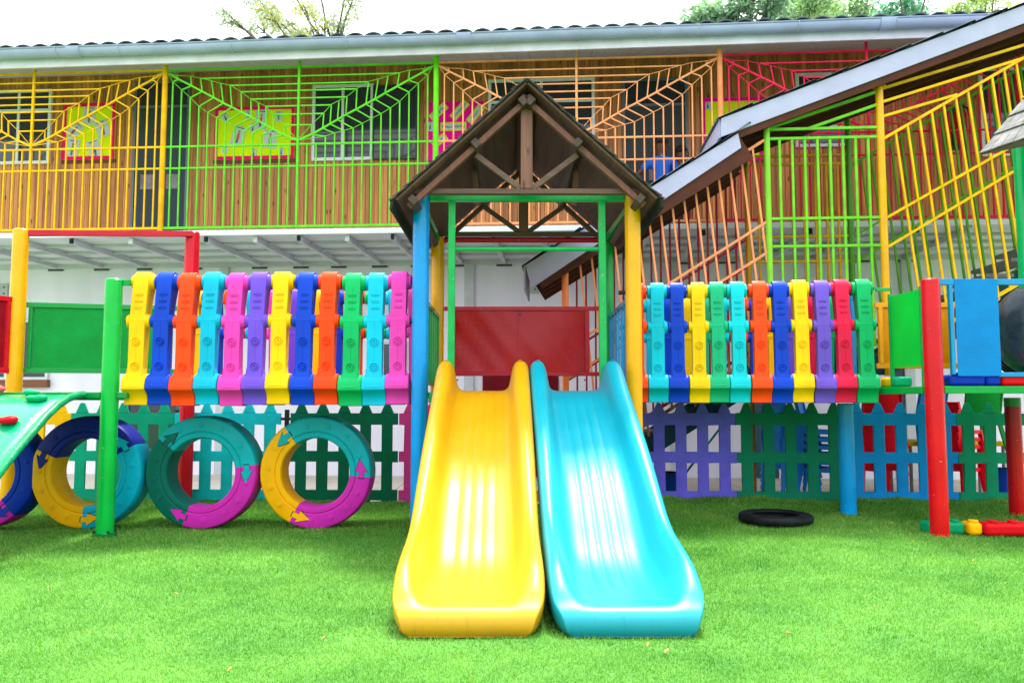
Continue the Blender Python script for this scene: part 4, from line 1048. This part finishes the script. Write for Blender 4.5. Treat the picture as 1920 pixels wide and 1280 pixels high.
# second tower (only its roof corner and a post show)
t2 = thing('play_tower', (4.5, 6.9, 0), 'neighbouring play tower with grey shingle roof corner and green post', 'play tower'); OFF[t2.name] = (4.5,6.9,0)
post(t2, at(1921,400,6.9).x, 6.9, -.02, at(1921,262,6.9).z, (0,165,90), .068)
q = MB(); p0 = at(1838,291,6.3); p1 = at(2050,218,5.5); apx = at(1990,95,6.9); p2 = at(2150,230,8.0)
gm_ = painted((128,128,126),.85,.3,.8,8)
for k in range(6):
    u0, u1 = k/6, (k+1)/6+.04
    A0, B0 = p0.lerp(apx,u0), p1.lerp(apx,u0); A1, B1 = p0.lerp(apx,min(1,u1)), p1.lerp(apx,min(1,u1)); nrm = (B0-A0).cross(A1-A0).normalized(); 
    if nrm.y > 0: nrm = -nrm
    nb = 9
    for j in range(nb):
        v0, v1 = j/nb, (j+1)/nb-.006
        pts = [A0.lerp(B0,v0)+nrm*.02, A0.lerp(B0,v1)+nrm*.02, A1.lerp(B1,v1)+nrm*.004, A1.lerp(B1,v0)+nrm*.004]
        q.add(pts+[p-nrm*.014 for p in pts], [(0,1,2,3),(7,6,5,4),(0,4,5,1),(1,5,6,2),(2,6,7,3),(3,7,4,0)])
q.build('shingle_slope', gm_, t2)
q = MB(); q.add([p0,p1,apx,p2], [(0,1,2),(1,3,2),(0,2,3),(0,3,1)]); q.build('roof_board', ply, t2)

# ------------------------------------------------------------------ crawl rings
def ring_seg(name, a0, a1, rgb, root, arrow):
    prof = [(.290,.030),(.292,.012),(.302,.0),(.338,.0),(.345,.010),(.352,.0),(.452,.0),(.468,.006),(.477,.022),(.481,.06),(.481,.19),(.477,.228),(.465,.245),(.302,.25),(.292,.238),(.290,.22)]
    q = MB(); n = 30; rows = []
    for i in range(n+1):
        a = a0+(a1-a0)*i/n; rows.append([(r*math.cos(a), y, r*math.sin(a)) for r, y in prof])
    q.grid(rows, closed=True); q.f.append(tuple(range(len(prof)))); q.f.append(tuple(n*len(prof)+k for k in reversed(range(len(prof)))))
    # embossed marks
    for j, f in enumerate((.2,.42,.62,.82)):
        a = a0+(a1-a0)*f; c = Vector((.402*math.cos(a),0,.402*math.sin(a))); k = 4 if j % 2 else (6 if j else 16)
        for r1, y in ((.028,-.004),(.017,-.0065)):
            pts = [(c.x+r1*math.cos(2*math.pi*t/k+.3), c.z+r1*math.sin(2*math.pi*t/k+.3)) for t in range(k)]
            q.prism(pts, 'y', y, .004)
    s = q.build(name, plastic(rgb), root, smooth=True, bevel=.0025)
    if arrow:
        e, dr_ = (a1, 1) if arrow > 0 else (a0, -1)
        er = Vector((math.cos(e),0,math.sin(e))); et = Vector((-math.sin(e),0,math.cos(e)))*dr_
        c = er*.395
        def pl(sc, y0, y1, mat, nm):
            L = [(-.01,-.022),(.045,-.022),(.04,-.052),(.145,0),(.04,.052),(.045,.022),(-.01,.022)]
            ctr = .06
            pts = []
            for u, v in L:
                u2 = ctr+(u-ctr)*sc; v2 = v*sc
                pt = c+et*u2+er*(v2 - .5*u2*u2/.395)
                pts.append((pt.x, pt.z))
            MB().prism(pts, 'y', y0, y1).build(nm, mat, s, bevel=.001)
        pl(1.13, -.0015, .004, simple('joint_shadow_gap',(24,30,40),.8), 'arrow_shade_rim')  # dark plate around the tab, painted shade of the joint gap
        pl(1.0, -.005, .004, plastic(rgb), 'arrow_tab')
def ring(px, segs, dirn, label, Y=6.86, py=885, rz=0):
    c = at(px, py, Y); root = thing('crawl_ring', (c.x, Y, .484), label, 'crawl ring', 'plastic crawl rings standing in a row under the bridge', rz=rz, local=True)
    for a0, a1, rgb in segs: ring_seg('ring_segment', R(a0), R(a1), rgb, root, dirn)
navy=(24,36,140); yel2=(238,172,0); cya2=(0,170,205); dgr=(0,98,84); tea=(0,160,172); mgt=(200,40,170)
ring(591, [(-5,125,tea),(125,243,yel2),(243,355,mgt)], 1, 'teal, mustard and magenta crawl ring nearest the tower')
ring(376, [(8,142,tea),(142,252,dgr),(252,368,mgt)], -1, 'dark green, teal and pink crawl ring in the middle of the row')
ring(160, [(30,155,navy),(155,268,yel2),(268,390,cya2)], 1, 'navy, yellow and cyan crawl ring behind the green post')
ring(-38, [(-50,100,(0,50,170)),(100,215,yel2),(215,310,mgt)], -1, 'blue and magenta crawl ring half hidden by the climber')

# ------------------------------------------------------------------ tyre on the turf
p = at(1459, 974, 7.15)
ty = thing('old_tyre', (p.x, 7.22, float(gh(p.x,7.22))+.0), 'worn black tyre lying flat on the turf under the right bridge', 'tyre')
prof = [(.20,.035),(.215,.012),(.26,.004),(.30,.012),(.318,.03),(.322,.06),(.318,.09),(.30,.108),(.26,.116),(.215,.108),(.20,.085),(.225,.075),(.235,.06),(.225,.045)]
rows = []
for i in range(96):
    a = 2*math.pi*i/96; k = 1+(.006 if i % 2 else 0); rows.append([((r*k if r > .3 else r)*math.cos(a)+p.x, (r*k if r > .3 else r)*math.sin(a)+7.22, z*.8+float(gh(p.x,7.22))) for r, z in prof])
rows.append(rows[0])
MB().grid(rows, closed=True).build('tread', painted((26,30,34),.5,.3,.5,12), ty, smooth='all')

# ------------------------------------------------------------------ chairs and tubs stored behind the fence
def chair_mesh(rgb):
    q = MB()
    rows = []
    pr = [(-.16,.285),(-.15,.30),(-.05,.295),(.06,.29),(.12,.30),(.145,.34),(.16,.42),(.175,.5),(.185,.56)]
    for y, z in pr:
        w_ = .16 if z < .4 else .155+.01*math.sin(z*9)
        rows.append([(x*w_, y-(.018*(1-x*x) if z > .33 else 0)*-1, z-(.012*(1-x*x) if z < .33 else 0)) for x in np.linspace(-1,1,9)])
    q.grid(rows); q.grid([[Vector(p)+Vector((0,.008,-.014)) for p in r_] for r_ in rows][::-1])
    for sx in (-1,1):
        q.bar((sx*.15,-.13,.29),(sx*.19,-.17,0),.035,.02); q.bar((sx*.15,.13,.30),(sx*.19,.19,0),.035,.02)
        q.bar((sx*.158,-.15,.285),(sx*.158,.15,.29),.012,.035)
        q.bar((sx*.158,.13,.3),(sx*.158,.188,.56),.014,.03)
    return q
CM = {}
def chair(px, Y, z, rz, col, label, group, tilt=0):
    if col not in CM:
        CM[col] = chair_mesh(col).mesh('small_chair', plastic(col), False)
    p = at(px, 800, Y); o = bpy.data.objects.new('small_chair', CM[col]); COL.objects.link(o); o.scale = (1.3,1.3,1.25); o.location = (p.x, Y, z); o.rotation_euler = (tilt, 0, rz)
    tag(o, label, 'chair', group)
cb = (50,160,255); crd = (240,14,34)
def stack(px, Y, n, rz, col, cn, where, group, dz=.05, z0=-.045, tilt=0):
    ORD = ['bottom','second','third','fourth','fifth','sixth','seventh','eighth','ninth','tenth','eleventh','twelfth','thirteenth','fourteenth']
    for i in range(n):
        lb = '%s chair from the floor in the %s stack %s' % (ORD[i], cn, where) if 0 < i < n-1 else '%s %s chair of the stack %s' % ('bottom' if i == 0 else 'topmost', cn, where)
        chair(px+i*.6, Y, z0+i*dz, rz, col, lb, group, tilt)
stack(1480, 9.45, 8, R(100), cb, 'blue', 'left of the blue post', 'blue plastic chairs stacked behind the fence', .085)
stack(1538, 9.2, 6, R(60), cb, 'blue', 'nearest the blue post', 'blue plastic chairs stacked behind the fence', .085)
stack(1637, 9.3, 7, R(178), crd, 'red', 'behind the sky blue fence panel', 'red plastic chairs stacked behind the fence', .1)
stack(1786, 9.3, 6, R(120), crd, 'red', 'behind the right red post', 'red plastic chairs stacked behind the fence', .085)
chair(1722, 9.7, .5, R(200), (20,130,200), 'light blue plastic chair raised behind the sky blue fence panel', None)
chair(1826, 9.6, .5, R(180), (0,140,50), 'green plastic chair perched above the right end of the fence', None)
p_ = at(1775,800,9.7).x
tb = thing('low_table', (p_, 9.75, 0), 'low yellow nursery table behind the right end of the fence', 'table')
MB().box(p_-.6,p_+.6,9.45,10.05,.56,.615).build('table_top', plastic((220,190,0)), tb, bevel=.01)
for sx in (-.55,.55):
    for sy in (-.25,.25): MB().tube([(p_+sx,9.75+sy,-.045),(p_+sx,9.75+sy,.56)], .02, 10).build('leg', simple('leg_grey',(120,124,130),.4), tb)
def bucket(px, Y, col, label, r=.13, h=.3):
    p = at(px, 880, Y); t = thing('bucket', (p.x, Y, -.045), label, 'bucket')
    q = MB().tube([(p.x,Y,-.043),(p.x,Y,h-.045),(p.x,Y,h-.02),(p.x,Y,h-.02),(p.x,Y,h-.08)], [r*.8,r,r*1.08,r*.95,r*.9], 24); q.build('pail', plastic(col), t, smooth=True)
    MB().tube([(p.x+r*1.08*math.cos(a),Y-.02,h-.03-.12*math.sin(a)) for a in np.linspace(0,math.pi,12)], .006, 8).build('handle', simple('wire',(150,150,150),.3,.8), t, smooth=True)
bucket(1254, 9.2, (0,70,150), 'dark blue bucket behind the violet fence panel', .15, .3)
bucket(1877, 9.3, (0,60,170), 'small blue bucket behind the far right of the fence', .11, .34)
q = at(1300,850,9.0)
t = thing('broom', (q.x, 9.0, 0), 'teal broom handle leaning behind the violet fence panel', 'broom')
MB().tube([at(1283,890,9.0), at(1352,800,9.1)], .012, 10).build('handle', plastic((0,150,170)), t, smooth=True)
MB().box(q.x-.3,q.x-.12,8.95,9.02,-.04,.06).build('brush_head', plastic((40,60,80)), t, bevel=.01)

# ------------------------------------------------------------------ child on the balcony
def skin(name, verts, edges, radii, mat, parent, sub=2):
    me = bpy.data.meshes.new(name); me.from_pydata(verts, edges, []); me.materials.append(mat)
    o = bpy.data.objects.new(name, me); COL.objects.link(o); o.parent = parent
    o.modifiers.new('skin','SKIN'); sv = me.skin_vertices[0].data
    for i, r_ in enumerate(radii): sv[i].radius = (r_, r_) if not isinstance(r_, tuple) else r_
    sv[0].use_root = True
    s = o.modifiers.new('sub','SUBSURF'); s.levels = s.render_levels = sub
    me.polygons.foreach_set('use_smooth', [True]*len(me.polygons)); o.modifiers['skin'].use_smooth_shade = True
    return o
def child(px, py, n, hgt, label, reach):
    p = fp(px, py, n); root = thing('person', W((p.x, n, zslab)), label, 'person', rz=-FA+math.pi*0)
    sk = simple('skin_dark',(92,56,42),.5); h = hgt/1.2
    V = lambda *a: tuple(x*h for x in a)
    hand = V(-.42,-.02,.78) if reach else V(-.17,.08,.42)
    elb = V(-.30,.04,.74) if reach else V(-.2,.02,.62)
    verts = [V(0,0,.56),V(0,0,.72),V(0,0,.90),V(0,.005,.98),V(0,.01,1.05),V(0,.01,1.13),V(0,.01,1.185),
             V(-.13,0,.90),elb,hand, V(.13,0,.90),V(.2,.03,.72),V(.19,.12,.52),
             V(-.07,0,.50),V(-.075,.01,.28),V(-.075,0,.05),V(-.075,.09,.02), V(.07,0,.50),V(.075,.01,.28),V(.075,0,.05),V(.075,.09,.02)]
    edges = [(0,1),(1,2),(2,3),(3,4),(4,5),(5,6),(2,7),(7,8),(8,9),(2,10),(10,11),(11,12),(0,13),(13,14),(14,15),(15,16),(0,17),(17,18),(18,19),(19,20)]
    rad = [.085,.085,.075,.038,.075,.085,.05,.042,.032,.02,.042,.032,.02,.062,.042,.028,.022,.062,.042,.028,.022]
    rad = [r_*h for r_ in rad]
    # five fingers per hand
    for hi, base_i in ((9, hand), (12, verts[12])):
        hx, hy, hz = base_i; dx = -1 if hi == 9 and reach else 0; 
        for f in range(5):
            o_ = (f-2)*.011*h; L = (.035,.045,.048,.044,.03)[f]*h
            if dx: a_ = (hx-.02*h, hy+.0, hz+o_); b_ = (hx-.02*h-L, hy-.012*h, hz+o_*1.2)
            else: a_ = (hx+o_, hy+.01*h, hz-.02*h); b_ = (hx+o_*1.2, hy+.02*h, hz-.02*h-L)
            k = len(verts); verts += [a_, b_]; edges += [(hi,k),(k,k+1)]; rad += [.006*h,.005*h]
    skin('body', verts, edges, rad, sk, root)
    sh = simple('school_blue',(0,92,205),.7); 
    sv = [V(0,0,.54),V(0,0,.66),V(0,0,.80),V(0,0,.905),V(0,.005,.945),V(-.135,0,.895), tuple((np.array(V(-.13,0,.90))+np.array(elb)*2)/3), V(.135,0,.895), V(.185,.02,.76)]
    se = [(0,1),(1,2),(2,3),(3,4),(3,5),(5,6),(3,7),(7,8)]
    skin('shirt', sv, se, [x*h for x in (.115,.11,.105,.082,.06,.06,.056,.06,.056)], sh, root)
    skin('collar', [V(-.05,.0,.945),V(0,-.035,.955),V(.05,.0,.945),V(0,.04,.94)], [(0,1),(1,2),(2,3),(3,0)], [x*h for x in (.022,.022,.022,.022)], simple('collar_white',(205,214,226),.7), root, 1)
    skin('shorts', [V(0,0,.56),V(-.075,0,.48),V(-.08,0,.34),V(.075,0,.48),V(.08,0,.34)], [(0,1),(1,2),(0,3),(3,4)], [x*h for x in (.105,.085,.07,.085,.07)], simple('shorts_navy',(20,30,70),.7), root)
    # hair cap, ears, nose
    bm = bmesh.new(); bmesh.ops.create_icosphere(bm, subdivisions=3, radius=.094*h)
    for v in bm.verts: v.co.z *= 1.15; v.co.y *= 1.08
    bmesh.ops.delete(bm, geom=[v for v in bm.verts if v.co.z < -.02*h+(.06*h if v.co.y > .03*h else 0)], context='VERTS')
    me = bpy.data.meshes.new('hair'); bm.to_mesh(me); bm.free(); me.materials.append(simple('hair_black',(18,15,15),.8)); me.polygons.foreach_set('use_smooth',[True]*len(me.polygons))
    o = bpy.data.objects.new('hair', me); COL.objects.link(o); o.parent = root; o.location = V(0,.006,1.12)
    for sx in (-1,1):
        MB().tube([V(sx*.082,.0,1.07),V(sx*.094,-.004,1.09),V(sx*.096,-.004,1.11),V(sx*.084,0,1.13)], .010*h, 8).build('ear', sk, root, smooth='all', off=(0,0,0))
        MB().tube([V(sx*.03,.088,1.10),V(sx*.03,.096,1.10)], .010*h, 10).build('eye', simple('eye_white',(220,220,215),.3), root, off=(0,0,0))
    MB().tube([V(0,.085,1.11),V(0,.105,1.085),V(0,.088,1.075)], [.006*h,.014*h,.008*h], 8).build('nose', sk, root, smooth='all', off=(0,0,0))
    MB().tube([V(-.022,.089,1.05),V(0,.094,1.046),V(.022,.089,1.05)], .006*h, 8).build('mouth', simple('lips',(110,50,48),.5), root, smooth='all', off=(0,0,0))
zh = fp(1238,258,.55).z-zslab
child(1240, 300, .55, zh, 'child in blue shirt with white collar seen from behind, one arm out to the rail', True)
child(1277, 300, .85, zh*.97, 'second dark-haired child in blue standing in the doorway shade behind the first', False)

# ------------------------------------------------------------------ trees behind the roof
def leafy(name, base_xy, zt, label, clumps, leaf, n_leaf, cols_, trunk_r=.16, limbs=()):
    x, y = base_xy
    t = thing(name, (x, y, 0), label, 'tree', 'trees beyond the school roof')
    top = Vector((x,y,zt)); bark = painted((120,112,100),.85,.25,.6,6)
    q = MB(); q.tube([(x,y,-.1),(x+.1,y,zt*.35),(x-.05,y,zt*.7),(x+.05,y,zt)], [trunk_r,trunk_r*.85,trunk_r*.6,trunk_r*.25], 12); tr = q.build('trunk', bark, t, smooth='all')
    q = MB()
    for (cx, cy, cz, r_) in clumps:
        s = Vector((x+random.uniform(-.1,.1), y, min(zt*.95, cz-.6-random.random()))); e = Vector((cx,cy,cz)); mid = s.lerp(e,.5)+Vector((0,0,-.15))
        q.tube([s, mid, e], [trunk_r*.35, trunk_r*.22, .015], 7)
        for k in range(2):
            e2 = e+Vector((random.gauss(0,r_*.6),random.gauss(0,r_*.6),random.gauss(0,r_*.5))); q.tube([e.lerp(mid,.2), e2], [.02,.006], 5)
    q.build('branches', bark, tr, smooth='all')
    V_ = []; F_ = []; T_ = []
    for ci, (cx, cy, cz, r_) in enumerate(clumps):
        n = int(n_leaf*2.6*r_**2); tone = random.uniform(.0,1)
        for _ in range(n):
            # sprays: sub-clusters around twig ends
            if _ % 14 == 0:
                d = Vector((random.gauss(0,1),random.gauss(0,1),random.gauss(0,1))).normalized()*r_*random.uniform(.35,1.0); sx = Vector((cx,cy,cz))+Vector((d.x,d.y,d.z*.75))
                sdv = Vector((random.gauss(0,1),random.gauss(0,1),-.4)).normalized()
            p = sx+sdv*random.uniform(0,.28)+Vector((random.gauss(0,.05),random.gauss(0,.05),random.gauss(0,.05)))
            a = Vector((random.gauss(0,1),random.gauss(0,1),random.gauss(0,.6)-.5)).normalized(); b = a.cross(Vector((random.gauss(0,1),random.gauss(0,1),random.gauss(0,1)))).normalized()
            L = leaf[0]*random.uniform(.6,1.3); w_ = leaf[1]*random.uniform(.7,1.2)
            o = len(V_); V_ += [p, p+a*L*.5+b*w_, p+a*L, p+a*L*.5-b*w_]; F_.append((o,o+1,o+2,o+3)); T_.append(min(1,max(0,tone*.6+random.random()*.5)))
    me = bpy.data.meshes.new('crown'); me.from_pydata([tuple(v) for v in V_], [], F_)
    at_ = me.attributes.new('tint','FLOAT','FACE'); at_.data.foreach_set('value', T_)
    m, n_, b_ = base('leaves_'+name); a_ = N(n_,'ShaderNodeAttribute', attribute_name='tint'); g = N(n_,'ShaderNodeValToRGB')
    g.color_ramp.elements[0].color = cols_[0]; g.color_ramp.elements[1].color = cols_[2]; g.color_ramp.elements.new(.6).color = cols_[1]
    n_.links.new(a_.outputs['Fac'], g.inputs[0]); n_.links.new(g.outputs[0], b_.inputs['Base Color']); b_.inputs['Roughness'].default_value = .5
    trn = N(n_,'ShaderNodeBsdfTranslucent'); n_.links.new(g.outputs[0], trn.inputs[0]); ms = N(n_,'ShaderNodeMixShader', Fac=.45)
    n_.links.new(b_.outputs[0], ms.inputs[1]); n_.links.new(trn.outputs[0], ms.inputs[2]); n_.links.new(ms.outputs[0], n_.nodes['Material Output'].inputs[0])
    me.materials.append(m); o = bpy.data.objects.new('crown', me); COL.objects.link(o); o.parent = t; o.location = (-x,-y,0)
def clump_at(lst, Y):
    r_ = []
    for px, py, rpx in lst:
        p = at(px, py, Y); r_.append((p.x, Y+random.uniform(-.8,.8), p.z, rpx/FPX*Y))
    return r_
c1 = clump_at([(455,60,22),(480,45,20),(500,20,30),(520,45,28),(545,55,26),(560,30,22),(575,20,20),(610,50,22),(625,30,20),(650,20,22),(665,5,20),(645,60,14),(475,-10,30),(540,-30,40),(600,-40,45),(660,-40,40),(560,70,26),(500,70,22),(530,90,40),(520,10,24),(590,60,26),(570,-5,26),(440,50,16),(635,45,20)], 17)
b = at(590,300,17)
leafy('feathery_tree', (b.x+.3, 17.2), 9.2, 'feathery light green tree with yellow blossom above the left part of the roof', c1, (.10,.016), 1500, ((.18,.28,.19,1),(.30,.42,.22,1),(.55,.56,.10,1)), .1)
c2 = clump_at([(1305,35,22),(1330,22,30),(1365,25,34),(1400,30,32),(1430,30,26),(1350,0,30),(1400,-10,35),(1450,-20,40)], 16)
leafy('broadleaf_tree', (at(1432,20,16.2).x, 16.2), 9.6, 'broadleaf tree with a pale trunk above the roof right of centre', c2, (.17,.035), 1500, ((.11,.22,.13,1),(.24,.42,.22,1),(.42,.58,.30,1)), .13)
c3 = clump_at([(1490,25,26),(1520,5,30),(1555,20,30),(1595,25,26),(1500,-20,36),(1570,-20,40)], 17.5)
leafy('broadleaf_tree', (at(1475,20,17.5).x, 17.5), 9.8, 'bright leafy tree standing between the other two right hand trees', c3, (.16,.034), 1500, ((.13,.27,.12,1),(.29,.48,.2,1),(.46,.64,.27,1)), .1)
c4 = clump_at([(1660,15,26),(1700,10,34),(1740,12,28),(1720,-20,34),(1660,-25,34)], 18)
leafy('broadleaf_tree', (at(1700,20,18).x, 18), 9.9, 'bluish green tree above the right end of the gutter', c4, (.15,.03), 1500, ((.08,.25,.16,1),(.16,.42,.24,1),(.3,.55,.3,1)), .1)
c5 = clump_at([(1800,10,22),(1835,5,26),(1870,0,28),(1905,-5,28),(1850,-30,36)], 18.5)
leafy('broadleaf_tree', (at(1850,20,18.5).x, 18.5), 10, 'yellowish green tree at the far right above the stair roof', c5, (.15,.03), 1400, ((.12,.26,.08,1),(.3,.46,.12,1),(.5,.6,.2,1)), .1)

# ------------------------------------------------------------------ fallen leaves on the turf
lf = [(750,1190,(170,90,30)),(606,1210,(150,110,70)),(430,1265,(190,150,90)),(1835,962,(180,150,80)),(1885,1100,(200,180,110)),(1825,1056,(190,160,90)),(1670,987,(200,170,110)),(1712,1022,(190,150,80)),
      (1478,1192,(160,110,60)),(600,1001,(170,180,120)),(90,1110,(150,110,70)),(1215,1218,(160,140,90)),(1250,1230,(190,150,80)),(740,1045,(150,100,60)),(1640,1140,(190,160,90)),(330,1120,(160,120,70))]
whr = ['beside the yellow slide foot','left of the slides near the bottom','near the bottom edge left of centre','near the red kerb brick','pale and long at the right edge','right of the big red post, out on the lawn','under the right bridge end','in front of the red post',
       'on the lawn below the tyre','in front of the teal ring','on the lawn below the left rings','just in front of the turquoise slide','curled, in front of the turquoise slide corner','in the shade left of the yellow slide','in the middle of the right lawn','in the middle of the left lawn']
for (px, py, rgb), wh in zip(lf, whr):
    d = ray(px, py); t_ = -CAMZ/d.z; X, Y = d.x*t_, d.y*t_
    o = MB(); L = random.uniform(.012,.02); zz_ = float(gh(X,Y))+.019; an = random.uniform(0,6.28); ca, sa = math.cos(an), math.sin(an)
    pts = [(-L,0,0),(-L*.3,L*.35,.006),(L*.5,L*.3,.004),(L,0,.01),(L*.5,-L*.3,.004),(-L*.3,-L*.35,.008)]
    pts = [(X+a*ca-b*sa, Y+a*sa+b*ca, zz_+c) for a, b, c in pts]
    o.add(pts+[(a,b,c-.002) for a,b,c in pts], [tuple(range(6)), tuple(range(11,5,-1))]+[(i,(i+1)%6,(i+1)%6+6,i+6) for i in range(6)])
    ob = o.build('dry_leaf', simple('dry_leaf_%d'%rgb[0], rgb, .8), off=(X,Y,zz_)); ob.location = (X,Y,zz_)
    tag(ob, 'small dry leaf '+wh, 'leaf', 'dry leaves scattered on the turf')
